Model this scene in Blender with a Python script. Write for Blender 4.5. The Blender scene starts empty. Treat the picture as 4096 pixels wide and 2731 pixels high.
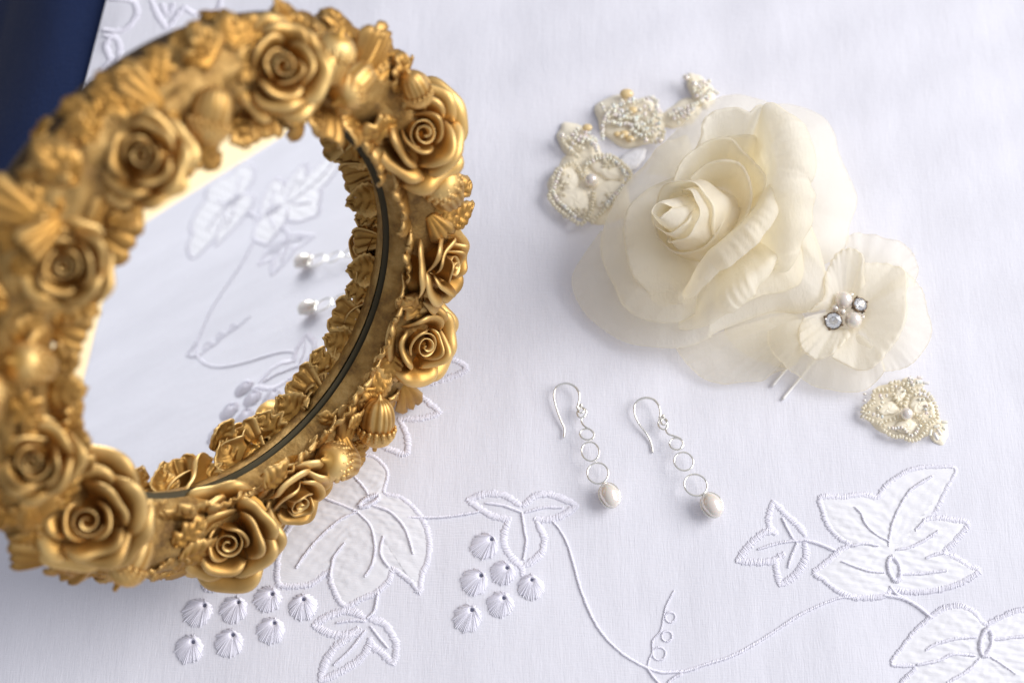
import bpy, math, random
import numpy as np
from mathutils import Matrix, Vector

# ------------------------------------------------------------------ camera, world, lamps, exposure
scene = bpy.context.scene
col = scene.collection
MM = 0.001
PITCH, DIST, FOC = math.radians(67), 430.0, 50.0
CAM = np.array([0, -DIST * math.cos(PITCH), DIST * math.sin(PITCH)])
FWD = -CAM / np.linalg.norm(CAM)
RIGHT = np.array([1.0, 0, 0])
UP = np.cross(RIGHT, FWD)

cd = bpy.data.cameras.new("camera")
cd.lens, cd.sensor_width, cd.clip_start, cd.clip_end = FOC, 36.0, 0.01, 20.0
cd.dof.use_dof = True
cd.dof.focus_distance = 0.405
cd.dof.aperture_fstop = 7.0
cam = bpy.data.objects.new("camera", cd)
col.objects.link(cam)
cam.location = CAM * MM
cam.rotation_euler = (math.pi / 2 - PITCH, 0, 0)
scene.camera = cam

world = bpy.data.worlds.new("World")
scene.world = world
world.use_nodes = True
bg = world.node_tree.nodes["Background"]
wn = world.node_tree
wtc = wn.nodes.new('ShaderNodeTexCoord')
wdot = wn.nodes.new('ShaderNodeVectorMath')
wdot.operation = 'DOT_PRODUCT'
wdot.inputs[1].default_value = (0.66, -0.15, 0.74)      # towards the window side of the room
wr = wn.nodes.new('ShaderNodeValToRGB')
wr.color_ramp.interpolation = 'EASE'
wr.color_ramp.elements[0].position, wr.color_ramp.elements[0].color = 0.0, (0.04, 0.037, 0.04, 1)
wr.color_ramp.elements[1].position, wr.color_ramp.elements[1].color = 1.0, (0.57, 0.58, 0.635, 1)
wm = wn.nodes.new('ShaderNodeMath')
wm.operation = 'MULTIPLY_ADD'
wm.inputs[1].default_value = wm.inputs[2].default_value = 0.5
wn.links.new(wtc.outputs['Generated'], wdot.inputs[0])
wn.links.new(wdot.outputs['Value'], wm.inputs[0])
wn.links.new(wm.outputs[0], wr.inputs[0])
wn.links.new(wr.outputs[0], bg.inputs[0])
bg.inputs[1].default_value = 1.0


def area(name, loc, target, size, power, color):
    l = bpy.data.lights.new(name, 'AREA')
    l.shape, l.size, l.size_y, l.energy, l.color = 'RECTANGLE', size[0] * MM, size[1] * MM, power, color
    o = bpy.data.objects.new(name, l)
    col.objects.link(o)
    o.location = Vector(loc) * MM
    o.rotation_euler = (Vector(target) - Vector(loc)).to_track_quat('-Z', 'Y').to_euler()
    return o


area("window_light", (1250, 250, 850), (0, 0, 0), (1150, 950), 23.5, (1.0, 0.985, 0.97))
area("floor_fill", (1900, -900, 1300), (1700, -750, -720), (700, 700), 10.0, (1.0, 0.93, 0.82)).data.spread = math.radians(80)  # added unseen lamp to brighten the floor reflected in the mirror

scene.view_settings.view_transform = 'Standard'
scene.view_settings.look = 'None'
scene.view_settings.exposure = 0.06
scene.view_settings.gamma = 1.0

rng = np.random.default_rng(7)
random.seed(7)
PI = math.pi

# ------------------------------------------------------------------ geometry helpers (all in millimetres)
FPX = FOC / 36.0 * 4096


def ray(px, py):
    return FWD + RIGHT * ((px - 2048) / FPX) - UP * ((py - 1365.5) / FPX)


def T(px, py, z=0.0):
    """point at height z above the table seen at photograph pixel (px, py)"""
    d = ray(px, py)
    return CAM + d * ((z - CAM[2]) / d[2])


def crop(x0, y0, s):
    return lambda x, y, z=0.0: T(x0 + x / s, y0 + y / s, z)


def smooth(pts, n, closed=False):
    """Catmull-Rom through pts, n samples evenly spaced by arc length"""
    P = np.array(pts, float)
    m = len(P)
    out = []
    seg = m if closed else m - 1
    for i in range(seg):
        if closed:
            a, b, c, d = P[(i - 1) % m], P[i], P[(i + 1) % m], P[(i + 2) % m]
        else:
            a, b, c, d = P[max(i - 1, 0)], P[i], P[i + 1], P[min(i + 2, m - 1)]
        for t in np.linspace(0, 1, 12, endpoint=False):
            out.append(0.5 * ((2 * b) + (c - a) * t + (2 * a - 5 * b + 4 * c - d) * t * t + (3 * b - a - 3 * c + d) * t ** 3))
    out.append(P[0] if closed else P[-1])
    out = np.array(out)
    L = np.r_[0, np.cumsum(np.linalg.norm(np.diff(out, axis=0), axis=1))]
    q = np.linspace(0, L[-1], n + 1)[:-1] if closed else np.linspace(0, L[-1], n)
    return np.stack([np.interp(q, L, out[:, k]) for k in range(out.shape[1])], 1)


def length(P):
    return float(np.linalg.norm(np.diff(np.array(P), axis=0), axis=1).sum())


def grid_faces(m, n, off=0, flip=False, wrap=False):
    F = []
    for i in range(m - 1):
        for j in range(n if wrap else n - 1):
            k = (j + 1) % n
            q = (off + i * n + j, off + i * n + k, off + (i + 1) * n + k, off + (i + 1) * n + j)
            F.append(q[::-1] if flip else q)
    return F


def merge(parts):
    V, F, o = [], [], 0
    for v, f in parts:
        V.append(np.asarray(v, float))
        F += [tuple(i + o for i in q) for q in f]
        o += len(v)
    return np.concatenate(V), F


def normals(P):
    du = np.gradient(P, axis=0)
    dv = np.gradient(P, axis=1)
    n = np.cross(du, dv)
    return n / (np.linalg.norm(n, axis=2, keepdims=True) + 1e-9)


def sheet(P, thick=0.0, rim=True):
    """surface from a grid of points; with thickness it becomes a closed shell with rounded rim"""
    m, n = P.shape[:2]
    if thick <= 0:
        return P.reshape(-1, 3), grid_faces(m, n)
    N = normals(P)
    u = np.minimum(np.arange(m), np.arange(m)[::-1])[:, None]
    v = np.minimum(np.arange(n), np.arange(n)[::-1])[None, :]
    e = np.minimum(u, v)
    w = np.where(e == 0, 0.45, np.where(e == 1, 0.85, 1.0))[..., None] if rim else 1.0
    A = (P + N * thick / 2 * w).reshape(-1, 3)
    B = (P - N * thick / 2 * w).reshape(-1, 3)
    F = grid_faces(m, n) + grid_faces(m, n, m * n, True)
    ring = [j for j in range(n)] + [i * n + n - 1 for i in range(1, m)] + [(m - 1) * n + j for j in range(n - 2, -1, -1)] + [i * n for i in range(m - 2, 0, -1)]
    for a, b in zip(ring, ring[1:] + ring[:1]):
        F.append((b, a, a + m * n, b + m * n))
    return np.concatenate([A, B]), F


def tube(P, r, sides=6, closed=False, flat=1.0):
    P = np.array(P, float)
    n = len(P)
    r = np.full(n, r, float) if np.isscalar(r) else np.array(r, float)
    tg = np.gradient(P, axis=0) if not closed else (np.roll(P, -1, 0) - np.roll(P, 1, 0))
    tg /= np.linalg.norm(tg, axis=1, keepdims=True) + 1e-9
    up = np.array([0, 0, 1.0])
    V = []
    for i in range(n):
        a = np.cross(tg[i], up)
        if np.linalg.norm(a) < 1e-3:
            a = np.cross(tg[i], [1.0, 0, 0])
        a /= np.linalg.norm(a)
        b = np.cross(a, tg[i])
        for k in range(sides):
            q = 2 * PI * k / sides
            V.append(P[i] + r[i] * (a * math.cos(q) + b * math.sin(q) * flat))
    F = grid_faces(n, sides, wrap=True)
    if closed:
        F += [((n - 1) * sides + k, (n - 1) * sides + (k + 1) % sides, (k + 1) % sides, k) for k in range(sides)]
    else:
        F += [tuple(range(sides))[::-1], tuple((n - 1) * sides + k for k in range(sides))]
    return np.array(V), F


def revolve(prof, n=24, mod=None):
    """prof: list of (r, z); mod(angle, i) -> radius factor"""
    V = []
    for i, (r, z) in enumerate(prof):
        for k in range(n):
            a = 2 * PI * k / n
            f = mod(a, i) if mod else 1.0
            V.append((r * f * math.cos(a), r * f * math.sin(a), z))
    return np.array(V), grid_faces(len(prof), n, wrap=True)


def ball(r=1.0, rings=8, seg=12, s=(1, 1, 1)):
    prof = [(max(1e-4, r * math.sin(PI * i / rings)), -r * math.cos(PI * i / rings)) for i in range(rings + 1)]
    V, F = revolve(prof, seg)
    return V * np.array(s), F


def make_mesh(name, V, F, mat, smooth_=True, highlight_tint=None):
    me = bpy.data.meshes.new(name)
    me.from_pydata((np.asarray(V) * MM).tolist(), [], F)
    me.update()
    if smooth_:
        me.polygons.foreach_set("use_smooth", [True] * len(me.polygons))
    if mat:
        me.materials.append(mat)
    if highlight_tint is not None:
        at = me.attributes.new('highlight_tint', 'FLOAT', 'POINT')
        at.data.foreach_set('value', np.asarray(highlight_tint, np.float32))
    return me


def link(name, me, parent=None, kind=None):
    o = bpy.data.objects.new(name, me)
    col.objects.link(o)
    if parent:
        o.parent = parent
    if kind:
        o['kind'] = kind
    return o


def world_obj(name, V, F, mat, parent=None, origin=(0, 0, 0), kind=None, smooth_=True):
    """mesh given in table millimetres, stored relative to its thing's origin"""
    return link(name, make_mesh(name, np.asarray(V) - np.array(origin), F, mat, smooth_), parent, kind)


def thing(name, label, cat, loc=(0, 0, 0), group=None):
    o = bpy.data.objects.new(name, None)
    o.empty_display_size = 0.01
    col.objects.link(o)
    o.location = Vector(loc) * MM
    o['label'], o['category'] = label, cat
    if group:
        o['group'] = group
    return o


# ------------------------------------------------------------------ materials
def new_mat(name):
    m = bpy.data.materials.new(name)
    m.use_nodes = True
    nt = m.node_tree
    b = nt.nodes['Principled BSDF']
    return m, nt, b


def N(nt, t, **kw):
    n = nt.nodes.new(t)
    for k, v in kw.items():
        if k in n.inputs.keys():
            n.inputs[k].default_value = v
        else:
            setattr(n, k, v)
    return n


def coords(nt, scale=(1, 1, 1), rot=(0, 0, 0)):
    tc = N(nt, 'ShaderNodeTexCoord')
    mp = N(nt, 'ShaderNodeMapping')
    mp.inputs['Scale'].default_value = scale
    mp.inputs['Rotation'].default_value = rot
    nt.links.new(tc.outputs['Object'], mp.inputs[0])
    return mp.outputs[0]


def noise_(nt, vec, scale, detail=3, rough=0.55):
    n = N(nt, 'ShaderNodeTexNoise')
    n.inputs['Scale'].default_value = scale
    n.inputs['Detail'].default_value = detail
    n.inputs['Roughness'].default_value = rough
    nt.links.new(vec, n.inputs['Vector'])
    return n.outputs['Fac']


def ramp(nt, fac, stops):
    r = N(nt, 'ShaderNodeValToRGB')
    e = r.color_ramp.elements
    e[0].position, e[0].color = stops[0][0], (*stops[0][1], 1)
    e[1].position, e[1].color = stops[-1][0], (*stops[-1][1], 1)
    for p, c in stops[1:-1]:
        q = e.new(p)
        q.color = (*c, 1)
    nt.links.new(fac, r.inputs[0])
    return r.outputs[0]


def bump(nt, b, height, strength, dist, prev=None):
    n = N(nt, 'ShaderNodeBump')
    n.inputs['Strength'].default_value = strength
    n.inputs['Distance'].default_value = dist
    nt.links.new(height, n.inputs['Height'])
    if prev:
        nt.links.new(prev, n.inputs['Normal'])
    if b:
        nt.links.new(n.outputs[0], b.inputs['Normal'])
    return n.outputs[0]


def cloth_mat(name, color, sheen=0.15, fib=0.5, rough=0.9):
    m, nt, b = new_mat(name)
    a = noise_(nt, coords(nt, (1, 0.12, 1)), 2600, 2)
    c = noise_(nt, coords(nt, (0.12, 1, 1)), 2200, 2)
    mix = N(nt, 'ShaderNodeMath', operation='ADD')
    nt.links.new(a, mix.inputs[0])
    nt.links.new(c, mix.inputs[1])
    n1 = bump(nt, None, mix.outputs[0], fib * 0.8, 0.00022)
    big = noise_(nt, coords(nt, (1, 0.45, 1), (0, 0, -0.75)), 28, 4)
    bump(nt, b, big, 0.35, 0.004, n1)
    st = noise_(nt, coords(nt, (1, 0.035, 1)), 900, 3)
    n1 = bump(nt, None, st, 0.14, 0.0004, n1)
    bump(nt, b, big, 0.28, 0.004, n1)
    v = noise_(nt, coords(nt), 60, 3)
    nt.links.new(ramp(nt, v, [(0.3, tuple(x * 0.97 for x in color)), (0.7, color)]), b.inputs['Base Color'])
    b.inputs['Roughness'].default_value = rough
    b.inputs['Specular IOR Level'].default_value = 0.15
    b.inputs['Sheen Weight'].default_value = sheen
    return m


M = {}
M['cotton'] = cloth_mat('white_cotton', (0.80, 0.795, 0.86))
M['navy'] = cloth_mat('navy_weave', (0.012, 0.024, 0.078), 0.08, 1.6)


def thread_mat():
    m, nt, b = new_mat('white_thread')
    b.inputs['Base Color'].default_value = (0.91, 0.895, 0.98, 1)
    b.inputs['Roughness'].default_value = 0.42
    b.inputs['Sheen Weight'].default_value = 0.2
    return m


M['thread'] = thread_mat()


def satin_mat(name, color):
    m, nt, b = new_mat(name)
    p = noise_(nt, coords(nt, (1, 1, 1)), 420, 3)
    n1 = bump(nt, None, p, 0.1, 0.0010)
    f = noise_(nt, coords(nt, (0.15, 1, 1), (0, 0, 0.4)), 2600, 2)
    bump(nt, b, f, 0.3, 0.0003, n1)
    b.inputs['Base Color'].default_value = (*color, 1)
    b.inputs['Roughness'].default_value = 0.5
    b.inputs['Sheen Weight'].default_value = 0.2
    return m


M['satin'] = satin_mat('white_satin', (0.86, 0.855, 0.895))
M['cream_satin'] = satin_mat('cream_satin', (0.93, 0.85, 0.68))


def gold_mat(name, dull):
    # gilt over brown: raised rims of the casting are tinted pale as painted highlights (attribute 'rub'), the rest keeps its brown wash
    m, nt, b = new_mat(name)
    v = coords(nt)
    n1 = noise_(nt, v, 130, 6, 0.65)
    n2 = noise_(nt, v, 900, 3)
    n3 = noise_(nt, coords(nt, (1, 1, 1)), 420, 4, 0.6)
    if dull:
        stops = [(0.34, (0.16, 0.085, 0.026)), (0.5, (0.36, 0.21, 0.06)), (0.74, (0.56, 0.37, 0.14))]
    else:
        stops = [(0.34, (0.15, 0.066, 0.014)), (0.49, (0.54, 0.285, 0.062)), (0.72, (0.80, 0.50, 0.15))]
    base = ramp(nt, n1, stops)
    if dull:
        nt.links.new(base, b.inputs['Base Color'])
    else:
        at = N(nt, 'ShaderNodeAttribute', attribute_name='highlight_tint')
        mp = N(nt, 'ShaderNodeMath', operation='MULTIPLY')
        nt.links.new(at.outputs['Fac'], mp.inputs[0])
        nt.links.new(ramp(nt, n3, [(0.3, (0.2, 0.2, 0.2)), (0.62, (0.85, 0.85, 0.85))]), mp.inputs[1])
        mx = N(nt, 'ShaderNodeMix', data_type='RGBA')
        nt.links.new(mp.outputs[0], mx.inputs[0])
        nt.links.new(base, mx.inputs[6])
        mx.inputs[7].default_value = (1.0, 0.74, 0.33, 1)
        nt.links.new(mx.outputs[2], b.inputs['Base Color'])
    r = N(nt, 'ShaderNodeMapRange')
    nt.links.new(n1, r.inputs[0])
    r.inputs['To Min'].default_value, r.inputs['To Max'].default_value = (0.62, 0.45) if dull else (0.55, 0.40)
    nt.links.new(r.outputs[0], b.inputs['Roughness'])
    b.inputs['Metallic'].default_value = 0.65 if dull else 0.80
    a = bump(nt, None, n2, 0.35, 0.0004)
    a = bump(nt, None, n3, 0.5, 0.0008, a)
    n4 = noise_(nt, coords(nt, (1, 0.16, 1), (0.2, 0.1, 0.5)), 700, 3)
    a = bump(nt, None, n4, 0.3, 0.0006, a)
    bump(nt, b, n1, 0.3, 0.0012, a)
    return m


M['gold'] = gold_mat('antique_gold', False)
M['dull_gold'] = gold_mat('dull_gold', True)


def simple(name, color, rough=0.5, metal=0.0, **kw):
    m, nt, b = new_mat(name)
    b.inputs['Base Color'].default_value = (*color, 1)
    b.inputs['Roughness'].default_value = rough
    b.inputs['Metallic'].default_value = metal
    for k, v in kw.items():
        b.inputs[k].default_value = v
    return m


def mirror_mat():
    m, nt, b = new_mat('silvered_glass')
    v = coords(nt)
    vo = N(nt, 'ShaderNodeTexVoronoi')
    vo.inputs['Scale'].default_value = 420
    nt.links.new(v, vo.inputs['Vector'])
    dust = ramp(nt, vo.outputs['Distance'], [(0.05, (1, 1, 1)), (0.075, (0, 0, 0))])
    gate = ramp(nt, noise_(nt, v, 260, 2), [(0.56, (0, 0, 0)), (0.6, (1, 1, 1))])
    mul = N(nt, 'ShaderNodeMath', operation='MULTIPLY')
    nt.links.new(dust, mul.inputs[0])
    nt.links.new(gate, mul.inputs[1])
    d = N(nt, 'ShaderNodeBsdfDiffuse')
    d.inputs[0].default_value = (0.85, 0.85, 0.82, 1)
    b.inputs['Base Color'].default_value = (0.93, 0.945, 0.95, 1)
    b.inputs['Metallic'].default_value = 1.0
    b.inputs['Roughness'].default_value = 0.0
    mx = N(nt, 'ShaderNodeMixShader')
    half = N(nt, 'ShaderNodeMath', operation='MULTIPLY')
    half.inputs[1].default_value = 0.6
    nt.links.new(mul.outputs[0], half.inputs[0])
    nt.links.new(half.outputs[0], mx.inputs[0])
    nt.links.new(b.outputs[0], mx.inputs[1])
    nt.links.new(d.outputs[0], mx.inputs[2])
    nt.links.new(mx.outputs[0], nt.nodes['Material Output'].inputs[0])
    return m


M['mirror'] = mirror_mat()
M['side_shade'] = simple('shaded_side_brown', (0.075, 0.042, 0.017), 0.5, 0.4)  # dark brown puts the shade of the frame's outer side into the colour
M['felt'] = simple('dark_groove', (0.10, 0.085, 0.05), 0.6)
M['backing'] = simple('brown_backing_card', (0.10, 0.055, 0.03), 0.85)
M['silver'] = simple('polished_silver', (0.88, 0.86, 0.80), 0.12, 1.0)
M['white_wire'] = simple('white_coated_wire', (0.93, 0.91, 0.88), 0.4)
M['old_silver'] = simple('tarnished_setting', (0.22, 0.16, 0.11), 0.35, 1.0)
M['pearl'] = simple('pearl', (0.88, 0.80, 0.71), 0.24, 0.25, **{'Coat Weight': 1.0, 'Coat Roughness': 0.12, 'Coat IOR': 2.0, 'Specular IOR Level': 0.8, 'Subsurface Weight': 0.15, 'Subsurface Scale': 0.001, 'Sheen Weight': 0.2})
M['amber'] = simple('amber_bead', (0.80, 0.60, 0.30), 0.35, 0.0, **{'Coat Weight': 0.8})
M['crystal'] = simple('crystal', (1, 1, 1), 0.0, 0.0, **{'Transmission Weight': 1.0, 'IOR': 1.7})
M['foil'] = simple('foil_back', (0.97, 0.93, 0.86), 0.12, 1.0)
M['floor'] = simple('cream_floor', (0.84, 0.68, 0.42), 0.6)


def glow_through(name, color, rough, amount):
    m, nt, b = new_mat(name)
    b.inputs['Base Color'].default_value = (*color, 1)
    b.inputs['Roughness'].default_value = rough
    b.inputs['Coat Weight'].default_value = 0.3
    tr = N(nt, 'ShaderNodeBsdfTranslucent')
    tr.inputs[0].default_value = (*color, 1)
    mx = N(nt, 'ShaderNodeMixShader')
    mx.inputs[0].default_value = amount
    nt.links.new(b.outputs[0], mx.inputs[1])
    nt.links.new(tr.outputs[0], mx.inputs[2])
    nt.links.new(mx.outputs[0], nt.nodes['Material Output'].inputs[0])
    return m


M['bead'] = glow_through('cream_glass_bead', (0.97, 0.92, 0.78), 0.35, 0.4)


def iris_mat():
    m, nt, b = new_mat('iridescent_bead')
    oi = N(nt, 'ShaderNodeObjectInfo')
    nt.links.new(ramp(nt, oi.outputs['Random'], [(0.0, (0.97, 0.90, 0.74)), (0.5, (0.96, 0.92, 0.80)), (0.75, (0.97, 0.84, 0.82)), (1.0, (0.90, 0.93, 0.90))]), b.inputs['Base Color'])
    b.inputs['Roughness'].default_value = 0.08
    b.inputs['Metallic'].default_value = 0.0
    b.inputs['Transmission Weight'].default_value = 0.1
    b.inputs['IOR'].default_value = 1.5
    b.inputs['Coat Weight'].default_value = 0.6
    b.inputs['Coat Roughness'].default_value = 0.05
    b.inputs['Thin Film Thickness'].default_value = 420
    return m


M['iris'] = iris_mat()


def organza(name, color, opacity, transl):
    m, nt, b = new_mat(name)
    v = coords(nt)
    wv = noise_(nt, coords(nt, (1, 0.2, 0.6), (0.3, 0.2, 0.6)), 1700, 2)
    wr = noise_(nt, v, 150, 3)
    n1 = bump(nt, None, wv, 0.5, 0.0003)
    n2 = bump(nt, None, wr, 0.35, 0.0018, n1)
    b.inputs['Base Color'].default_value = (*color, 1)
    b.inputs['Roughness'].default_value = 0.55
    b.inputs['Specular IOR Level'].default_value = 0.2
    b.inputs['Sheen Weight'].default_value = 0.25
    nt.links.new(n2, b.inputs['Normal'])
    tr = N(nt, 'ShaderNodeBsdfTranslucent')
    tr.inputs[0].default_value = (color[0], color[1] * 0.92, color[2] * 0.70, 1)
    nt.links.new(n2, tr.inputs['Normal'])
    m1 = N(nt, 'ShaderNodeMixShader')
    m1.inputs[0].default_value = transl
    nt.links.new(b.outputs[0], m1.inputs[1])
    nt.links.new(tr.outputs[0], m1.inputs[2])
    tp = N(nt, 'ShaderNodeBsdfTransparent')
    tp.inputs[0].default_value = (1, 0.99, 0.96, 1)
    m2 = N(nt, 'ShaderNodeMixShader')
    m2.inputs[0].default_value = opacity
    nt.links.new(tp.outputs[0], m2.inputs[1])
    nt.links.new(m1.outputs[0], m2.inputs[2])
    nt.links.new(m2.outputs[0], nt.nodes['Material Output'].inputs[0])
    return m


M['sheer'] = organza('sheer_organza', (0.975, 0.96, 0.915), 0.55, 0.45)
M['organza'] = organza('cream_organza', (0.98, 0.965, 0.915), 0.77, 0.5)
M['sheer_white'] = organza('sheer_ivory_organza', (0.97, 0.955, 0.91), 0.45, 0.5)
M['ivory'] = organza('ivory_organza', (0.975, 0.955, 0.90), 0.70, 0.45)

# ------------------------------------------------------------------ setting: floor, table, navy fabric, tablecloth
def cloth_z(x, y):
    x = np.asarray(x, float)
    y = np.asarray(y, float)
    q = (x * 0.35 - y * 0.94)
    p = (x * 0.94 + y * 0.35)
    w = 1 / (1 + np.exp(-(y - 20 + 0.25 * x) / 35))
    z = w * (0.5 * np.sin(q / 7.5 + 0.8 * np.sin(p / 38)) * (0.5 + 0.5 * np.sin(p / 55 + 1.0)) + 0.28 * np.sin(q / 4.1 + p / 90 + 2))
    z += 0.22 * np.sin(x / 13 + y / 60) * np.sin(y / 31 + 1.3) + 0.10 * np.sin(x / 5.3 - y / 41 + 0.7)
    return z - 1.0


# left hem of the tablecloth, from two points seen in the photograph
EA, EB = T(418, 0)[:2], T(296, 470)[:2]


def cloth_edge_x(y):
    return EA[0] + (y - EA[1]) * (EB[0] - EA[0]) / (EB[1] - EA[1])


def floor_and_table():
    V = np.array([(-2500, -2500, -720), (2500, -2500, -720), (2500, 2500, -720), (-2500, 2500, -720)])
    world_obj('floor', V, [(0, 1, 2, 3)], M['floor'], kind='structure')
    c = [(cloth_edge_x(-149) - 11, -149), (148, -149), (205, 300), (cloth_edge_x(300) - 11, 300)]
    V = np.array([(x, y, -7.0) for x, y in c] + [(x, y, -26) for x, y in c])
    F = [(0, 1, 2, 3), (7, 6, 5, 4), (0, 4, 5, 1), (1, 5, 6, 2), (2, 6, 7, 3), (3, 7, 4, 0)]
    world_obj('table_top', V, F, M['backing'], kind='structure', smooth_=False)


floor_and_table()

def tablecloth():
    ny, nx = 300, 330
    ys = np.linspace(-235, 285, ny)
    V = np.zeros((ny, nx, 3))
    for i, y0 in enumerate(ys):
        y = max(y0, -152)
        dropy = max(0, -152 - y0)
        xl = cloth_edge_x(y)
        xr = 152 + (y + 151) * 0.15
        w = xr - xl
        s = np.linspace(0, w + 80, nx)
        x = np.minimum(xl + s, xr)
        drop = np.maximum(0, s - w)
        z = cloth_z(x, np.full(nx, y)) - drop - dropy
        fade = np.clip((x - xl) / 6, 0, 1)
        z = np.where(drop + dropy > 0, z, z * fade + (1 - fade) * -1.6)
        xo = x + np.where(drop > 0, 2.5 * np.sin(y / 14.0) * np.minimum(1, drop / 30) + 1.5 * np.minimum(1, drop / 4), 0)
        yo = np.full(nx, y) - (1.5 * min(1, dropy / 4) + 2.5 * min(1, dropy / 30) * np.sin(x / 15.0) if dropy > 0 else 0)
        V[i] = np.stack([xo, yo, z], 1)
    v, f = sheet(V)
    f = [q[::-1] for q in f]
    o = world_obj('tablecloth', v, f, M['cotton'])
    o['label'] = 'white cotton tablecloth with raised white floral embroidery under all the jewellery'
    o['category'] = 'tablecloth'
    return o


cloth = tablecloth()


def navy_fabric():
    ny, nx = 90, 90
    V = np.zeros((ny, nx, 3))
    for i, y in enumerate(np.linspace(-60, 295, ny)):
        xr = cloth_edge_x(y) + 12
        x = np.linspace(xr - 260, xr, nx)
        d = xr - x
        z = -3.6 - np.minimum(np.clip(d - 24, 0, None) ** 2 / 46, np.clip(d - 24, 0, None) * 0.75) + np.minimum(1, d / 25) * (0.7 * np.sin(x / 7 + y / 37 + 1) + 0.5 * np.sin(y / 11 - x / 23))
        V[i] = np.stack([x, np.full(nx, y), z], 1)
    v, f = sheet(V)
    o = world_obj('navy_fabric', v, [q[::-1] for q in f], M['navy'])
    o['label'] = 'dark navy woven fabric beside the tablecloth in the upper left corner'
    o['category'] = 'fabric'


navy_fabric()

# ------------------------------------------------------------------ embroidery (parts of the tablecloth)
A5 = crop(2900, 1800, 2014 / 1196)
A6 = crop(1700, 1850, 1.78)
A7 = crop(600, 1850, 1.78)
A8 = crop(700, 1400, 1.5683)
A1 = crop(0, 0, 2.138)


def on_cloth(fn, pts):
    P = np.array([fn(x, y) for x, y in pts])
    P[:, 2] = 0
    return P


def lift(P, h=0.0):
    P = np.array(P, float)
    P[:, 2] = cloth_z(P[:, 0], P[:, 1]) + h
    return P


def stitches(path, width, slant=0.25, step=0.36, r=0.2, height=0.16, jag=0.75):
    """a satin band: separate threads laid side by side across the path"""
    path = np.array(path, float)
    L = length(path)
    n = max(2, int(L / step))
    P = smooth(path, n)
    t = np.gradient(P, axis=0)
    t /= np.linalg.norm(t, axis=1, keepdims=True) + 1e-9
    parts = []
    for i in range(n):
        nrm = np.array([-t[i][1], t[i][0], 0])
        d = nrm + t[i] * slant
        d /= np.linalg.norm(d)
        w = width * (0.5 + 0.5 * min(1, 6 * i / n + 0.15, 6 * (n - i) / n + 0.15))
        a = w * (0.42 + jag * rng.random() * 0.4)
        b = w * (0.42 + jag * rng.random() * 0.4)
        c = P[i] + t[i] * rng.normal(0, 0.05)
        q = np.array([c - d * a, c - d * a * 0.55, c, c + d * b * 0.55, c + d * b])
        q = lift(q)
        q[:, 2] += np.array([0.02, 0.72, 1.0, 0.72, 0.02]) * height * rng.uniform(0.85, 1.1)
        parts.append(tube(q, np.array([0.5, 1, 1, 1, 0.45]) * r * rng.uniform(0.85, 1.15), 5))
    return merge(parts)


def emb(fn, paths, width, name='embroidered_leaf', parent=None, **kw):
    V, F = merge([stitches(on_cloth(fn, p), width, **kw) for p in paths])
    return world_obj(name, V, F, M['thread'], parent or cloth, kind='stuff')


def applique(fn, outline, centre, veins, eyelet, rot):
    """puckered satin flower sewn on the cloth, its satin-stitched rim, veins and eyelet"""
    O = smooth(on_cloth(fn, outline), 220, closed=True)
    c = fn(*centre)
    c[2] = 0
    m = 34
    G = np.zeros((m, 221, 3))
    for i, t in enumerate(np.linspace(0, 1, m)):
        ring = c + (O - c) * t
        G[i] = np.concatenate([ring, ring[:1]])
    x, y = G[..., 0], G[..., 1]
    puck = (np.sin(x * 2.1 + 1.3 * np.sin(y * 0.9)) * np.sin(y * 1.7 + 1.1 * np.sin(x * 0.7)) * 0.05
            + 0.07 * np.sin(x * 0.9 + y * 1.3) + 0.07 * np.sin(y * 3.3 + x * 0.6))
    edge = np.linspace(1, 0, m)[:, None]
    dome = 0.3 * (1 - np.linspace(0, 1, m)[:, None] ** 4)
    G[..., 2] = cloth_z(x, y) + 0.12 + dome + puck * np.minimum(1, edge * 6) * np.minimum(1, (1 - edge) * 6)
    v, f = sheet(G)
    base = world_obj('embroidered_flower', v, f, M['satin'], cloth)
    parts = [stitches(np.concatenate([O, O[:1]]), 1.7, 0.3, 0.36, 0.2, 0.24, 0.75)]
    for p in veins:
        q = stitches(on_cloth(fn, p), 1.0, 0.9, 0.4, 0.2, 0.35)
        q[0][:, 2] += 0.34
        parts.append(q)
    V, F = merge(parts)
    world_obj('stitching', V, F, M['thread'], base, kind='stuff')
    # eyelet: a sewn oval ring round a dark slit
    a, b = eyelet[2], eyelet[3]
    ang = np.linspace(0, 2 * PI, 40, endpoint=False)
    cr, sr = math.cos(rot), math.sin(rot)
    R = [(eyelet[0] + a * math.cos(q) * cr - b * math.sin(q) * sr, eyelet[1] + a * math.cos(q) * sr + b * math.sin(q) * cr) for q in ang]
    E = on_cloth(fn, R)
    E = np.concatenate([E, E[:1]])
    q = stitches(E, 1.3, 0.1, 0.33, 0.22, 0.6)
    q[0][:, 2] += 0.34
    ey = world_obj('eyelet', *q, M['thread'], base, kind='stuff')
    inner = [(eyelet[0] + (x - eyelet[0]) * 0.72, eyelet[1] + (y - eyelet[1]) * 0.72) for x, y in R]
    I = lift(on_cloth(fn, inner), 0.5)
    return base


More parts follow.
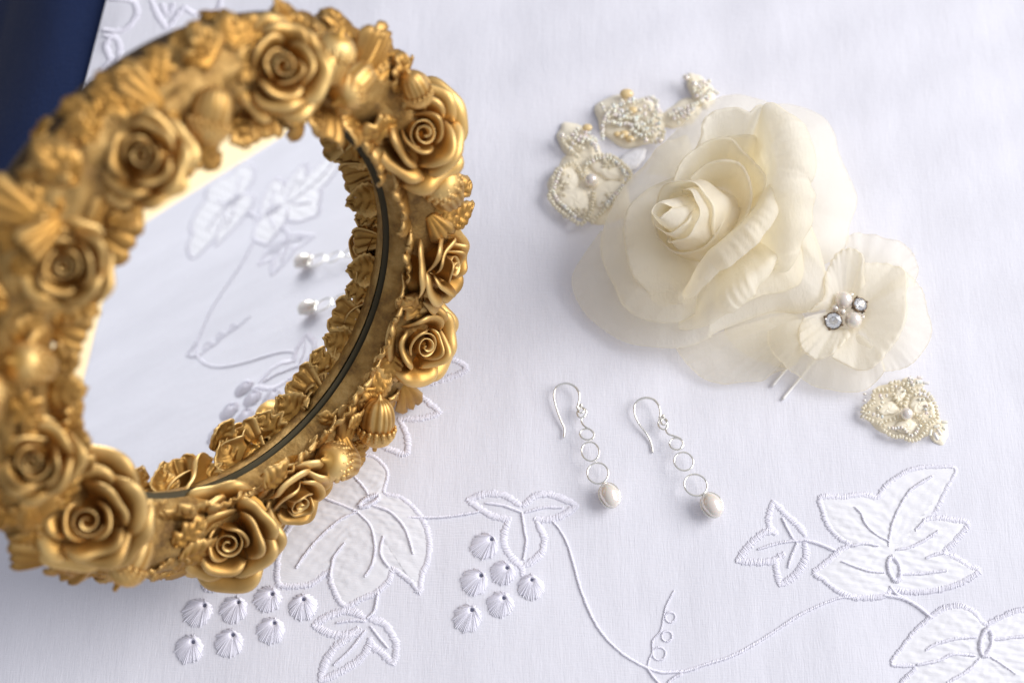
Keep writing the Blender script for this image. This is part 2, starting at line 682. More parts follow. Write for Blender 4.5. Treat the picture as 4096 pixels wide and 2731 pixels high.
applique(A5, [(1560, 120), (1440, 105), (1320, 110), (1220, 140), (1130, 200), (1070, 260), (1035, 310), (960, 295), (880, 295), (790, 310), (650, 310), (665, 400), (690, 480), (740, 550), (800, 600), (850, 625), (770, 680), (700, 740), (640, 790), (600, 825), (660, 860), (720, 910), (800, 960), (880, 985), (980, 985), (1080, 970), (1130, 930), (1200, 940), (1320, 945), (1450, 930), (1580, 890), (1715, 810), (1640, 770), (1560, 715), (1480, 685), (1550, 610), (1600, 550), (1640, 485), (1540, 465), (1440, 450), (1360, 460), (1400, 430), (1450, 350), (1490, 260)], (1130, 690),
         [[(1105, 640), (1130, 500), (1180, 380), (1260, 260), (1400, 170)], [(1105, 605), (1020, 560), (950, 490), (920, 420), (880, 380)], [(1160, 665), (1260, 645), (1350, 600), (1440, 540)], [(1080, 820), (980, 810), (880, 780), (790, 745)], [(1190, 830), (1320, 825), (1500, 805)], [(1040, 640), (940, 625), (860, 640)], [(1360, 720), (1430, 695), (1480, 688)], [(1350, 460), (1320, 500), (1290, 530)]],
         (1145, 795, 38, 82), -0.25)
applique(A5, [(1130, 1435), (1200, 1320), (1290, 1210), (1380, 1130), (1480, 1060), (1600, 1045), (1690, 1090), (1755, 1165), (1850, 1130), (1950, 1085), (2080, 1070), (2250, 1120), (2400, 1260), (2300, 1330), (2380, 1480), (2350, 1650), (2150, 1650), (2000, 1750), (1800, 1800), (1600, 1760), (1400, 1790), (1150, 1700), (1190, 1570), (1290, 1450)], (1760, 1400),
         [[(1700, 1255), (1560, 1265), (1430, 1300), (1360, 1340)], [(1690, 1380), (1540, 1370), (1450, 1410), (1300, 1440)], [(1830, 1270), (2000, 1250), (2150, 1240)], [(1800, 1390), (1880, 1440), (1960, 1500)], [(1720, 1400), (1640, 1480), (1500, 1560)]],
         (1765, 1290, 36, 92), 0.18)
applique(A7, [(1690, 80), (1665, 205), (1780, 240), (1870, 310), (1950, 420), (1985, 550), (1975, 680), (1930, 800), (1915, 915), (1860, 840), (1790, 790), (1730, 750), (1690, 840), (1600, 920), (1500, 960), (1390, 1015), (1320, 930), (1280, 820), (1265, 765), (1150, 850), (1040, 870), (915, 860), (905, 740), (920, 620), (960, 510), (1060, 370), (1180, 260), (1190, 180), (1250, 60), (1400, -40), (1560, -60), (1650, 0)], (1520, 330),
         [[(1480, 340), (1350, 400), (1200, 530), (1100, 650), (1040, 740)], [(1480, 350), (1570, 450), (1600, 600), (1580, 720), (1530, 800)], [(1580, 300), (1700, 340), (1800, 440), (1850, 560), (1870, 640)], [(1380, 570), (1310, 660), (1290, 740), (1280, 800)], [(1230, 240), (1350, 290), (1470, 340)], [(1450, 90), (1520, 170), (1550, 220)], [(1660, 520), (1640, 640), (1700, 740)]],
         (1560, 268, 78, 24), -0.48)

# tri-lobed sprigs: satin outline and veins
emb(A5, [[(330, 335), (300, 440), (305, 510), (350, 560)], [(335, 340), (420, 430), (500, 500), (545, 570)], [(80, 740), (180, 620), (270, 545), (350, 540)], [(80, 740), (200, 748), (300, 745), (370, 725)], [(370, 905), (350, 800), (350, 730), (405, 690)], [(370, 905), (480, 830), (545, 720), (540, 600)]], 1.9)
emb(A5, [[(390, 450), (420, 510), (460, 585)], [(230, 660), (380, 615), (540, 600)], [(430, 780), (455, 700), (490, 620)]], 0.9, name='embroidered_vein', slant=0.8, step=0.4, r=0.2, height=0.4)
emb(A6, [[(300, 255), (400, 222), (480, 212), (580, 232), (680, 300)], [(300, 255), (390, 320), (470, 370), (570, 392), (610, 392)], [(1085, 300), (960, 240), (860, 217), (780, 232), (695, 300)], [(1085, 300), (960, 375), (860, 400), (780, 390)], [(605, 390), (570, 470), (562, 560), (600, 650), (690, 740), (690, 800)], [(790, 400), (825, 470), (850, 540), (830, 630), (770, 690), (700, 730)]], 1.9)
emb(A6, [[(430, 280), (560, 300), (680, 345)], [(720, 345), (850, 312), (980, 312)], [(690, 350), (710, 480), (722, 560), (702, 680)]], 0.9, name='embroidered_vein', slant=0.8, step=0.4, r=0.2, height=0.4)
emb(A7, [[(1155, 1150), (1260, 1085), (1380, 1047), (1470, 1060), (1530, 1110)], [(1155, 1150), (1290, 1210), (1400, 1215), (1480, 1170)], [(1205, 1545), (1240, 1420), (1310, 1310), (1420, 1230), (1500, 1190)], [(1205, 1545), (1350, 1480), (1480, 1400), (1550, 1310), (1560, 1250)], [(1730, 1430), (1752, 1310), (1720, 1210), (1650, 1130), (1565, 1110)], [(1730, 1430), (1650, 1350), (1580, 1300), (1560, 1240)]], 2.0)
emb(A7, [[(1330, 1130), (1440, 1115), (1530, 1122)], [(1310, 1430), (1420, 1330), (1530, 1190)], [(1570, 1160), (1640, 1250), (1690, 1310)]], 0.9, name='embroidered_vein', slant=0.8, step=0.4, r=0.2, height=0.4)
emb(A8, [[(1500, 215), (1650, 185), (1820, 115), (1770, 60), (1650, 40)], [(1530, 270), (1600, 330), (1655, 385), (1540, 420), (1400, 425)], [(1400, 425), (1450, 520), (1452, 640), (1380, 630), (1290, 590)]], 1.7)
emb(A1, [[(940, -30), (1080, -20), (1150, 20), (1160, 130), (1050, 250), (880, 240)], [(890, 290), (1000, 330), (1005, 500), (880, 640), (740, 700)], [(1280, -20), (1350, 130), (1430, 225), (1500, 130), (1580, 40)], [(1580, 50), (1660, 105), (1850, 80), (1880, -20)], [(1380, 20), (1430, 120), (1480, 20)], [(930, 320), (900, 400), (940, 500), (860, 580)]], 2.2)

# the running vine of rope stitch
vine = np.concatenate([on_cloth(A5, [(900, 985), (780, 990), (640, 1040), (480, 1120), (300, 1240), (150, 1330), (20, 1392)]), on_cloth(A6, [(2000, 1430), (1860, 1475), (1700, 1485), (1600, 1460), (1480, 1400), (1380, 1330), (1280, 1230), (1200, 1110), (1130, 950), (1090, 830), (1050, 680), (1010, 560), (960, 470), (910, 410)])])
world_obj('embroidered_vine', *merge([stitches(vine, 1.15, 1.3, 0.62, 0.25, 0.28), stitches(on_cloth(A5, [(1080, 970), (1200, 990), (1300, 1040), (1390, 1115)]), 1.3, 1.0, 0.45, 0.26, 0.5),
                                       stitches(on_cloth(A5, [(1120, 910), (1160, 960), (1220, 990)]), 1.1, 1.0, 0.45, 0.26, 0.5), stitches(on_cloth(A5, [(545, 600), (640, 625), (745, 672)]), 1.1, 1.0, 0.45, 0.26, 0.5),
                                       stitches(on_cloth(A6, [(1590, 1460), (1640, 1530), (1700, 1590)]), 0.9, 1.0, 0.45, 0.22, 0.4), stitches(on_cloth(A6, [(1720, 1580), (1760, 1535), (1830, 1495)]), 0.9, 1.0, 0.45, 0.22, 0.4),
                                       stitches(on_cloth(A6, [(375, 345), (250, 365), (120, 380), (0, 383), (-120, 382)]), 0.95, 1.0, 0.5, 0.22, 0.4),
                                       stitches(on_cloth(A7, [(1545, 1100), (1590, 1060), (1610, 990), (1620, 930)]), 1.1, 1.0, 0.45, 0.24, 0.45)]), M['thread'], cloth, kind='stuff')
rings = [[(cx + r * math.cos(q), cy + r * math.sin(q)) for q in np.linspace(0, 2 * PI, 16)] for cx, cy, r in ((1670, 1352, 46), (1725, 1228, 37), (1750, 1092, 36))]
emb(A6, [[(1588, 1445), (1600, 1390), (1622, 1340), (1625, 1260), (1680, 1190), (1702, 1090), (1722, 1010), (1775, 905)]] + rings, 0.6, name='embroidered_tendril', slant=1.0, step=0.42, r=0.17, height=0.25)


def berry(fn, cx, cy, ex, ey, rad):
    """round eyelet berry: radiating threads rising to an off-centre hole"""
    c, e, k = fn(cx, cy), fn(ex, ey), fn(cx + rad, cy)
    R = np.linalg.norm(k - c)
    nt = 46
    nr = 12
    n = nt * 4
    G = np.zeros((nr, n + 1, 3))
    jag = 1 + 0.2 * rng.random(nt) - 0.1
    amp = 0.4 + 1.1 * rng.random(nt)
    hole = 0.5 + 0.1 * rng.random()
    for j in range(n + 1):
        a = 2 * PI * j / n
        jj = (j // 4) % nt
        rim = c + R * (jag[jj] if j % 4 else 0.84) * np.array([math.cos(a), math.sin(a), 0])
        inn = e + hole * np.array([math.cos(a), math.sin(a), 0])
        ridge = (-0.06, 0.17, 0.22, 0.12)[j % 4] * amp[jj]
        for i, t in enumerate(np.linspace(0, 1, nr)):
            if t < 0.14:
                p = e + (inn - e) * (0.75 + 0.25 * t / 0.14)
                h = -1.1 + 2.3 * (t / 0.14)
            else:
                u = (t - 0.14) / 0.86
                p = inn + (rim - inn) * u
                h = 0.10 + 1.15 * (1 - u) ** 0.8 * (1 - 0.15 * math.exp(-u * 14)) + ridge * min(1, 3 * u + .15) + 0.25 * math.sin(PI * u)
            G[i, j] = (p[0], p[1], h)
    G[..., 2] += cloth_z(G[..., 0], G[..., 1])
    v, f = sheet(G)
    o = world_obj('embroidered_berry', v, f, M['thread'], cloth)
    # the hole's floor, sunk below the threads
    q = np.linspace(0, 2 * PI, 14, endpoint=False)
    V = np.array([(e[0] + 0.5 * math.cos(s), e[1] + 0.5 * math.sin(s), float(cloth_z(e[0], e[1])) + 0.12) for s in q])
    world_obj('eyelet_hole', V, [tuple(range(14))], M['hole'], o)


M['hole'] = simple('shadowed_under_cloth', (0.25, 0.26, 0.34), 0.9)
for b in ((420, 590, 475, 542, 96), (350, 845, 400, 800, 96), (555, 780, 585, 745, 88), (757, 880, 762, 830, 93), (537, 1005, 562, 960, 94), (303, 1105, 335, 1045, 102)):
    berry(A6, *b)
for b in ((335, 1060, 388, 1012, 105), (595, 1040, 630, 990, 97), (835, 965, 870, 930, 99), (1090, 1020, 1092, 967, 98), (860, 1190, 885, 1137, 97), (562, 1280, 590, 1222, 101), (275, 1320, 305, 1272, 103), (705, 765, 738, 728, 88), (435, 850, 450, 810, 70)):
    berry(A7, *b)

# ------------------------------------------------------------------ the round mirror in its gilt frame
TILT, AZ, MC = math.radians(71.09), math.radians(-39.04), -15.5
MN = np.array([math.sin(TILT) * math.cos(AZ), math.sin(TILT) * math.sin(AZ), math.cos(TILT)])
MU = np.cross([0, 0, 1.0], MN)
MU /= np.linalg.norm(MU)
MV = np.cross(MN, MU)
UC, VC, BASE = -61.0, 81.0, 76.0
MO = MU * UC + MV * (VC - BASE) + MN * MC           # foot of the mirror on the table

mirror = thing('mirror', 'round mirror in a gilt frame of moulded roses and acorns standing tilted on the cloth', 'mirror')
mirror.matrix_world = Matrix(((MU[0], MV[0], MN[0], MO[0] * MM), (MU[1], MV[1], MN[1], MO[1] * MM), (MU[2], MV[2], MN[2], MO[2] * MM), (0, 0, 0, 1)))


def ML(px2, py2, h):
    """mirror-local point (x, y from the glass centre) seen at pixel given in the 2352-wide view, h above the glass"""
    d = ray(px2 * 4096 / 2352, py2 * 4096 / 2352)
    t = (MC + h - MN @ CAM) / (MN @ d)
    P = CAM + d * t
    return np.array([P @ MU - UC, P @ MV - VC, h])


def mpart(name, V, F, mat, smooth_=True):
    V = np.asarray(V, float) + np.array([0, BASE, 0])
    return link(name, make_mesh(name, V, F, mat, smooth_), mirror)


def place(name, me, parent, pos, X, Y, Z, s=1.0):
    o = link(name, me, parent)
    p = np.array(pos) * MM
    if parent is mirror:
        p = p + np.array([0, BASE * MM, 0])
    sc = (s, s, s) if np.isscalar(s) else s
    o.matrix_local = Matrix(((X[0] * sc[0], Y[0] * sc[1], Z[0] * sc[2], p[0]), (X[1] * sc[0], Y[1] * sc[1], Z[1] * sc[2], p[1]), (X[2] * sc[0], Y[2] * sc[1], Z[2] * sc[2], p[2]), (0, 0, 0, 1)))
    return o


def frame_ring():
    prof = [(52.9, 1.3), (53.1, 2.6), (54.2, 4.8), (56.2, 6.9), (59, 8.4), (62.5, 9.2), (66.5, 9.0), (70.5, 7.4), (73.6, 4.2), (75.3, 0.5), (75.0, -3.0), (73, -7.2), (69, -9.2), (62, -9.4), (57.3, -9), (57.2, 1.0)]
    prof = smooth(prof, 46)
    n = 300
    V = []
    for i, (r, z) in enumerate(prof):
        for k in range(n):
            a = 2 * PI * k / n
            d = 0.0
            if 57 < r and z > 2:
                d = 0.55 * math.sin(a * 23 + 2 * math.sin(a * 7) + r) + 0.4 * math.sin(a * 41 - r * 1.3) + 0.35 * math.sin(r * 2.1 + a * 9)
            elif z > 1.6:
                d = 0.12 * math.sin(a * 57 + z) + 0.1 * math.sin(a * 31 - z * 2)
            V.append(((r + d * 0.6) * math.cos(a), (r + d * 0.6) * math.sin(a), z + d * 0.7 * (z > 2)))
    V = np.array(V)
    cut = next(i for i in range(len(prof)) if prof[i][0] > 74 and prof[i][1] < 1.0)
    mpart('frame', V[:(cut + 1) * n], [q[::-1] for q in grid_faces(cut + 1, n, wrap=True)], M['dull_gold'])
    mpart('frame_back', V[cut * n:], [q[::-1] for q in grid_faces(len(prof) - cut, n, wrap=True)], M['side_shade'])
    # dark rebate between the glass and the lip, and the glass itself
    V, F = revolve([(51.8, 0.12), (57.1, 0.12), (57.1, 0.95), (56.5, 0.95)], 128)
    mpart('rebate', V, F, M['felt'])
    V, F = revolve([(0.01, 0.0), (30, 0.0), (55, 0.0), (56.5, -0.4), (56.5, -2.0), (0.01, -2.0)], 128)
    mpart('glass', V, [q[::-1] for q in F], M['mirror'], False)
    V, F = revolve([(0.01, -2.1), (57.1, -2.1), (57.1, -5), (0.01, -5)], 96)
    mpart('backing_board', V, F, M['backing'], False)
    # easel leg that props the frame from behind
    a, b = np.array([0, 25, -5.5]), np.array([0, -62, -58.0])
    d = (b - a) / np.linalg.norm(b - a)
    e = np.cross(d, [1, 0, 0])
    V = [p + sx * np.array([w, 0, 0]) + sz * e * 1.5 for p, w in ((a, 16), (b, 22)) for sx in (-1, 1) for sz in (-1, 1)]
    F = [(0, 1, 3, 2), (4, 6, 7, 5), (0, 4, 5, 1), (2, 3, 7, 6), (0, 2, 6, 4), (1, 5, 7, 3)]
    mpart('easel_leg', np.array(V), F, M['backing'], False)


frame_ring()


# ---- cast rose: bud plus petals, unit size
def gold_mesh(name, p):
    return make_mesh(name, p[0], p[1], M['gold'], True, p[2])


def rose_petal(phi, W, r0, z0, r1, z1, lip, drop, seed, thick=0.048):
    g = np.random.default_rng(seed)
    nu, nv = 19, 13
    P = np.zeros((nu, nv, 3))
    k1, k2, p1, p2 = g.uniform(1.2, 2.4), g.uniform(2.5, 4), g.uniform(0, 6), g.uniform(0, 6)
    for i, s in enumerate(np.linspace(-1, 1, nu)):
        e = 1 - 0.42 * abs(s) ** 3.2
        wob = 0.05 * math.sin(k1 * s * 2 + p1) + 0.025 * math.sin(k2 * s * 2 + p2)
        R1 = (r1 + wob * r1) * (0.80 + 0.20 * e)
        Z1 = z0 + (z1 - z0) * e + 0.06 * math.sin(k1 * s * 2 + p2)
        b = [(r0, z0), (r0 + (R1 - r0) * 0.15, z0 + (Z1 - z0) * 0.55), (R1 * 0.93, Z1 * 1.12), (R1 + lip * e, Z1 - drop * e)]
        for j, t in enumerate(np.linspace(0, 1, nv)):
            r = sum(c * q[0] for c, q in zip(((1 - t) ** 3, 3 * t * (1 - t) ** 2, 3 * t * t * (1 - t), t ** 3), b))
            z = sum(c * q[1] for c, q in zip(((1 - t) ** 3, 3 * t * (1 - t) ** 2, 3 * t * t * (1 - t), t ** 3), b))
            a = phi + W * s * (0.75 + 0.25 * t)
            P[i, j] = (r * math.cos(a), r * math.sin(a), z)
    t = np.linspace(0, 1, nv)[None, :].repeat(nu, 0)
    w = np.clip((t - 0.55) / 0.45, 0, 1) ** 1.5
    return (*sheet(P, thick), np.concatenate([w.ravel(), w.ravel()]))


def rose_bud(seed):
    g = np.random.default_rng(seed)
    n, m = 90, 7
    P = np.zeros((n, m, 3))
    turns = g.uniform(1.55, 2.0)
    p0 = g.uniform(0, 6)
    for i in range(n):
        f = i / (n - 1)
        a = p0 + f * turns * 2 * PI
        rad = 0.03 + 0.25 * f ** 0.85
        top = 0.70 - 0.10 * f + 0.025 * math.sin(a * 1.5)
        for j, t in enumerate(np.linspace(0, 1, m)):
            r = rad * (1.12 - 0.16 * t) + (0.03 if j == m - 1 else 0)
            P[i, j] = (r * math.cos(a), r * math.sin(a), 0.05 + (top - 0.05) * t)
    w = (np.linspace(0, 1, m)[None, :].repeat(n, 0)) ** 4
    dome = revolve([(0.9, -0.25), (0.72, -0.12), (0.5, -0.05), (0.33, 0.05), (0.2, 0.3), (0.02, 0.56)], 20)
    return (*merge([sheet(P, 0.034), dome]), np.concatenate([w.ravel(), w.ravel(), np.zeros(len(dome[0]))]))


ROSES = []
for v in range(4):
    g = np.random.default_rng(100 + v)
    petals = []
    o = g.uniform(0, 6)
    for k in range(2):
        petals.append(rose_petal(o + k * PI + 0.4 * k, 1.3, 0.27, 0.0, 0.37, 0.70, 0.04, 0.03, 10 * v + k))
    o += 0.9
    for k in range(3):
        petals.append(rose_petal(o + k * 2.1 + g.uniform(-.2, .2), 1.02, 0.36, -0.1, 0.58 + g.uniform(-.03, .04), 0.66 + g.uniform(-.05, .05), 0.10, 0.05, 20 + 10 * v + k))
    o += 1.1
    for k in range(4):
        petals.append(rose_petal(o + k * 1.57 + g.uniform(-.2, .2), 0.82, 0.48, -0.15, 0.82 + g.uniform(-.05, .05), 0.54 + g.uniform(-.07, .07), 0.15, 0.10, 50 + 10 * v + k))
    o += 0.8
    for k in range(4):
        petals.append(rose_petal(o + k * 1.57 + g.uniform(-.25, .25), 0.74, 0.60, -0.2, 1.02 + g.uniform(-.06, .07), 0.33 + g.uniform(-.08, .08), 0.14, 0.14, 90 + 10 * v + k))
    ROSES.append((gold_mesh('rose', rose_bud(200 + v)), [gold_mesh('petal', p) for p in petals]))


def frame_of(axis, spin):
    Z = np.array(axis, float)
    Z /= np.linalg.norm(Z)
    X = np.cross([0.31, 0.95, 0.1], Z)
    X /= np.linalg.norm(X)
    Y = np.cross(Z, X)
    c, s = math.cos(spin), math.sin(spin)
    return X * c + Y * s, Y * c - X * s, Z


ID = (np.array([1.0, 0, 0]), np.array([0, 1.0, 0]), np.array([0, 0, 1.0]))
ROSE_AT = []


TOCAM = np.array([-FWD @ MU, -FWD @ MV, -FWD @ MN])


def cast_rose(px, py, size_px, var, spin, k=0.62, out=0.0, fit=1.1):
    p = ML(px, py, 14.0)
    P3 = MU * (p[0] + UC) + MV * (p[1] + VC) + MN * (MC + p[2])
    d = (P3 - CAM) @ FWD
    R = size_px * d / (FPX * 2352 / 4096) / 2 * fit
    rad = np.array([p[0], p[1], 0]) / np.hypot(p[0], p[1])
    axis = TOCAM * k + np.array([0, 0, 1.0]) * (1 - k) + rad * out
    axis /= np.linalg.norm(axis)
    base = p - axis * 0.62 * R
    ROSE_AT.append((base, R))
    bud, pets = ROSES[var]
    o = place('rose', bud, mirror, base, *frame_of(axis, spin), s=R)
    for m in pets:
        link('petal', m, o)


for r in ((652, 150, 200, 0, 0.3, 0.6, 0.2), (975, 306, 218, 1, 1.0, 0.55, 0.1), (1046, 614, 176, 2, 2.0, 0.28, 0.5), (980, 795, 192, 3, 0.4, 0.55, 0.2), (692, 1160, 170, 0, 2.6, 0.35, 0.35), (524, 1250, 210, 1, 4.0, 0.7, 0.1), (200, 1197, 240, 2, 5.0, 0.75, 0.0), (74, 1062, 200, 3, 3.2, 0.75, 0.1, 0.98), (144, 612, 222, 0, 4.4, 0.75, 0.1, 0.92), (326, 356, 232, 2, 1.2, 0.75, 0.1, 0.94)):
    cast_rose(*r)


# ---- cast leaves
def leaf(kind, seed, thick=0.085):
    g = np.random.default_rng(seed)
    nu, nv = 15, 23
    P = np.zeros((nv, nu, 3))
    bend, cup, tw = g.uniform(-0.5, -0.2), g.uniform(-0.5, 0.2) * (0.3 if kind == 'scallop' else 1), g.uniform(-0.2, 0.2)
    ph = g.uniform(0, 6)
    for i, v in enumerate(np.linspace(0, 1, nv)):
        if kind == 'oak':
            w = 0.40 * math.sin(PI * min(1, v * 0.93 + 0.05)) ** 0.75 * (0.76 + 0.24 * math.cos(v * 6 * PI + PI))
        elif kind == 'ovate':
            w = 0.40 * math.sin(PI * v ** 0.8) ** 0.9 + 0.02 * math.sin(v * 40)
        else:
            w = 0.12 + 0.34 * v ** 0.9
            if v > 0.8:
                w *= math.sqrt(max(0.02, 1 - ((v - 0.8) / 0.21) ** 2)) * 0.55 + 0.45
        w = max(w, 0.03)
        for j, u in enumerate(np.linspace(-1, 1, nu)):
            x = u * w
            y = v + (0.05 * math.cos(u * 9) * v if kind == 'scallop' else 0)
            z = bend * v * v + cup * x * x * 2 + tw * x * v
            if kind == 'scallop':
                z += 0.04 * math.cos(u * 3.5 * PI) * v + 0.08 * v
            else:
                z += 0.04 * math.sin((v - 0.30 * abs(u)) * 2 * PI * 4.5) * min(1, abs(u) * 3) * (1 - abs(u) ** 4)
                z -= 0.07 * math.exp(-(u * 5) ** 2) * (1 - v)
                z += 0.06 * math.sin(v * 7 + ph + 2 * u) * abs(u)
            z -= 0.10 * abs(u) ** 5
            P[i, j] = (x, y, z)
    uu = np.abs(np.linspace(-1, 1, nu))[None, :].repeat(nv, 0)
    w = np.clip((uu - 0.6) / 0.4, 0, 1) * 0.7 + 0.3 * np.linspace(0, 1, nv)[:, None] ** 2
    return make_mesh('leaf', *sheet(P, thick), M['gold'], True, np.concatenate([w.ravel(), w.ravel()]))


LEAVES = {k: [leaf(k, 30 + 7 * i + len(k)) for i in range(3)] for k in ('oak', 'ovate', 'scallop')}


def put_leaf(p, direction, pitch, size, kind, var=0, roll=0.0, wide=1.0):
    """p mirror-local base; direction = angle in the mirror plane; pitch = how far the tip rises off the plane"""
    d = np.array([math.cos(direction), math.sin(direction), 0])
    Y = d * math.cos(pitch) + np.array([0, 0, math.sin(pitch)])
    Z = -d * math.sin(pitch) + np.array([0, 0, math.cos(pitch)])
    X = np.cross(Y, Z)
    c, s = math.cos(roll), math.sin(roll)
    X, Z = X * c + Z * s, Z * c - X * s
    return place('leaf', LEAVES[kind][var % 3], mirror, p, X, Y, Z, (size * wide, size, size))


def pol(r, a, h):
    return np.array([r * math.cos(a), r * math.sin(a), h])


# inner fringe: leaves curling in over the glass
nl = 44
for k in range(nl):
    a = 2 * PI * (k + rng.uniform(-0.15, 0.15)) / nl
    r0 = 56.8 + rng.uniform(-0.2, 0.5)
    kind = ('ovate', 'scallop', 'oak')[k % 3]
    put_leaf(pol(r0, a, 4.6), a + PI + rng.uniform(-0.2, 0.2), rng.uniform(0.95, 1.2), rng.uniform(7.6, 9.8), kind, k, rng.uniform(-0.2, 0.2), 1.55)
# outer fringe: leaves turned out past the rim
no = 26
for k in range(no):
    a = 2 * PI * (k + rng.uniform(-0.3, 0.3)) / no
    kind = ('oak', 'ovate', 'scallop', 'oak')[k % 4]
    put_leaf(pol(67 + rng.uniform(-1, 1.5), a, 8.0 + rng.uniform(-1.5, 0.8)), a + rng.uniform(-0.8, 0.8), rng.uniform(-0.55, -0.1), rng.uniform(10, 13), kind, k, rng.uniform(-0.4, 0.4), 1.1)
# filler leaves hugging the crown and the outer slope of the ring
CROWN = smooth([(57.5, 7.6), (59.5, 8.6), (62.5, 9.2), (66.5, 9.0), (70.5, 7.4), (73.6, 4.2), (75.3, 0.5), (75.2, -3.0)], 60)
nf = 150
for k in range(nf):
    a = 2 * PI * ((k * 0.618034) % 1.0) + rng.uniform(-.03, .03)
    i = int(np.clip(rng.beta(1.1, 0.9) * 58, 1, 58))
    r, h = CROWN[i]
    t = CROWN[i + 1] - CROWN[i - 1]
    t /= np.linalg.norm(t)
    rad, tang = np.array([math.cos(a), math.sin(a), 0]), np.array([-math.sin(a), math.cos(a), 0])
    n = rad * -t[1] + np.array([0, 0, t[0]])
    p = rad * r + np.array([0, 0, h])
    if any(np.linalg.norm(p - b) < R * 0.55 for b, R in ROSE_AT):
        continue
    f = rng.uniform(0, 2 * PI)
    d = tang * math.cos(f) + np.cross(n, tang) * math.sin(f)
    pitch = rng.uniform(0.1, 0.45) if r < 69 else rng.uniform(-0.02, 0.12)
    Y = d * math.cos(pitch) + n * math.sin(pitch)
    Z = n * math.cos(pitch) - d * math.sin(pitch)
    X = np.cross(Y, Z)
    c = rng.uniform(8.5, 12.0) if r < 69 else rng.uniform(7, 9.5)
    place('leaf', LEAVES[('oak', 'ovate', 'oak', 'scallop', 'ovate')[k % 5]][k % 3], mirror, p + n * 0.3, X, Y, Z, (c * 1.1, c, c))
# a skirt of leaves laid down the outer slope
ns = 46
for k in range(ns):
    a = 2 * PI * (k + rng.uniform(-0.3, 0.3)) / ns
    i = int(rng.integers(30, 40))
    r, h = CROWN[i]
    t = CROWN[i + 1] - CROWN[i - 1]
    t /= np.linalg.norm(t)
    rad, tang = np.array([math.cos(a), math.sin(a), 0]), np.array([-math.sin(a), math.cos(a), 0])
    n = rad * -t[1] + np.array([0, 0, t[0]])
    down = rad * t[0] + np.array([0, 0, t[1]])
    f = rng.uniform(-0.9, 0.9)
    d = down * math.cos(f) + tang * math.sin(f)
    pitch = rng.uniform(0.0, 0.15)
    Y = d * math.cos(pitch) + n * math.sin(pitch)
    Z = n * math.cos(pitch) - d * math.sin(pitch)
    c = rng.uniform(9, 11.5)
    place('leaf', LEAVES[('oak', 'ovate', 'oak', 'ovate', 'scallop')[k % 5]][k % 3], mirror, rad * r + np.array([0, 0, h]) + n * 0.5, np.cross(Y, Z), Y, Z, (c * 1.25, c, c))
# individual leaves that the photograph shows plainly (pixel of the base, pixel of the tip)
for bx, by, tx, ty, h, kind, s in ((1030, 520, 1078, 478, 14, 'ovate', 1.1), (925, 880, 945, 935, 12, 'scallop', 1.0), (800, 985, 835, 960, 16, 'ovate', 1.1), (610, 1125, 655, 1075, 16, 'ovate', 1.1), (690, 215, 690, 295, 15, 'oak', 1.2), (800, 190, 850, 95, 10, 'scallop', 1.1), (655, 60, 645, 8, 6, 'ovate', 1.0), (920, 190, 935, 140, 9, 'scallop', 1.0), (380, 1260, 365, 1325, 10, 'oak', 1.0), (430, 150, 480, 90, 12, 'oak', 1.1), (330, 210, 290, 170, 8, 'ovate', 1.0), (150, 985, 190, 935, 15, 'oak', 1.0), (440, 320, 490, 375, 15, 'oak', 1.1), (250, 500, 300, 520, 15, 'oak', 1.1)):
    h = h - 4.5
    a, b = ML(bx, by, h), ML(tx, ty, h + 1)
    L = np.linalg.norm(b - a)
    put_leaf(a, math.atan2(b[1] - a[1], b[0] - a[0]), 0.3, L * s * 1.15, kind, int(bx), rng.uniform(-0.3, 0.3), 1.0)


# ---- acorns: ribbed nut with a scaly cap
def acorn_nut():
    prof = [(0.001, 1.18), (0.06, 1.12), (0.09, 1.02), (0.28, 0.95), (0.42, 0.78), (0.50, 0.52), (0.52, 0.25), (0.48, 0.0), (0.40, -0.15), (0.001, -0.25)]
    prof = smooth(prof, 26)
    return revolve(prof, 72, lambda a, i: 1 + 0.028 * math.sin(a * 13 + 1.6 * math.sin(a * 3)) + 0.016 * math.sin(a * 29 + i * 0.2))


def acorn_cap():
    parts = [revolve([(0.56, 0.05), (0.58, -0.08), (0.55, -0.26), (0.44, -0.42), (0.27, -0.52), (0.1, -0.56), (0.06, -0.75), (0.001, -0.78)], 28), revolve([(0.46, 0.02), (0.56, 0.05), (0.57, -0.05)], 28)]
    for row in range(6):
        th = row / 6
        n = int(17 * (1 - th * 0.55))
        for k in range(n):
            a = 2 * PI * (k + 0.5 * (row % 2)) / n
            rr, zz = 0.575 * math.cos(th * 1.25), 0.02 - 0.52 * math.sin(th * 1.3)
            v, f = ball(0.105, 4, 6, (0.85, 1.0, 0.55))
            el = th * 1.3
            X = np.array([-math.sin(a), math.cos(a), 0])
            Z = np.array([math.cos(a) * math.cos(el), math.sin(a) * math.cos(el), -math.sin(el)])
            Y = np.cross(Z, X)
            parts.append((np.outer(v[:, 0], X) + np.outer(v[:, 1], Y) + np.outer(v[:, 2], Z) + np.array([rr * math.cos(a), rr * math.sin(a), zz]), f))
    return merge(parts)


NUT, CAP = make_mesh('acorn', *acorn_nut(), M['gold'], True, 0.45 + 0.45 * np.sin(np.arange(26 * 72) * 2 * PI / 72 * 13 + 1.6 * np.sin(np.arange(26 * 72) * 2 * PI / 72 * 3))), gold_mesh('acorn_cap', (lambda c: (c[0], c[1], np.clip((np.hypot(c[0][:, 0], c[0][:, 1]) + 0.5 * np.abs(c[0][:, 2]) - 0.56) * 7, 0, 0.85)))(acorn_cap()))


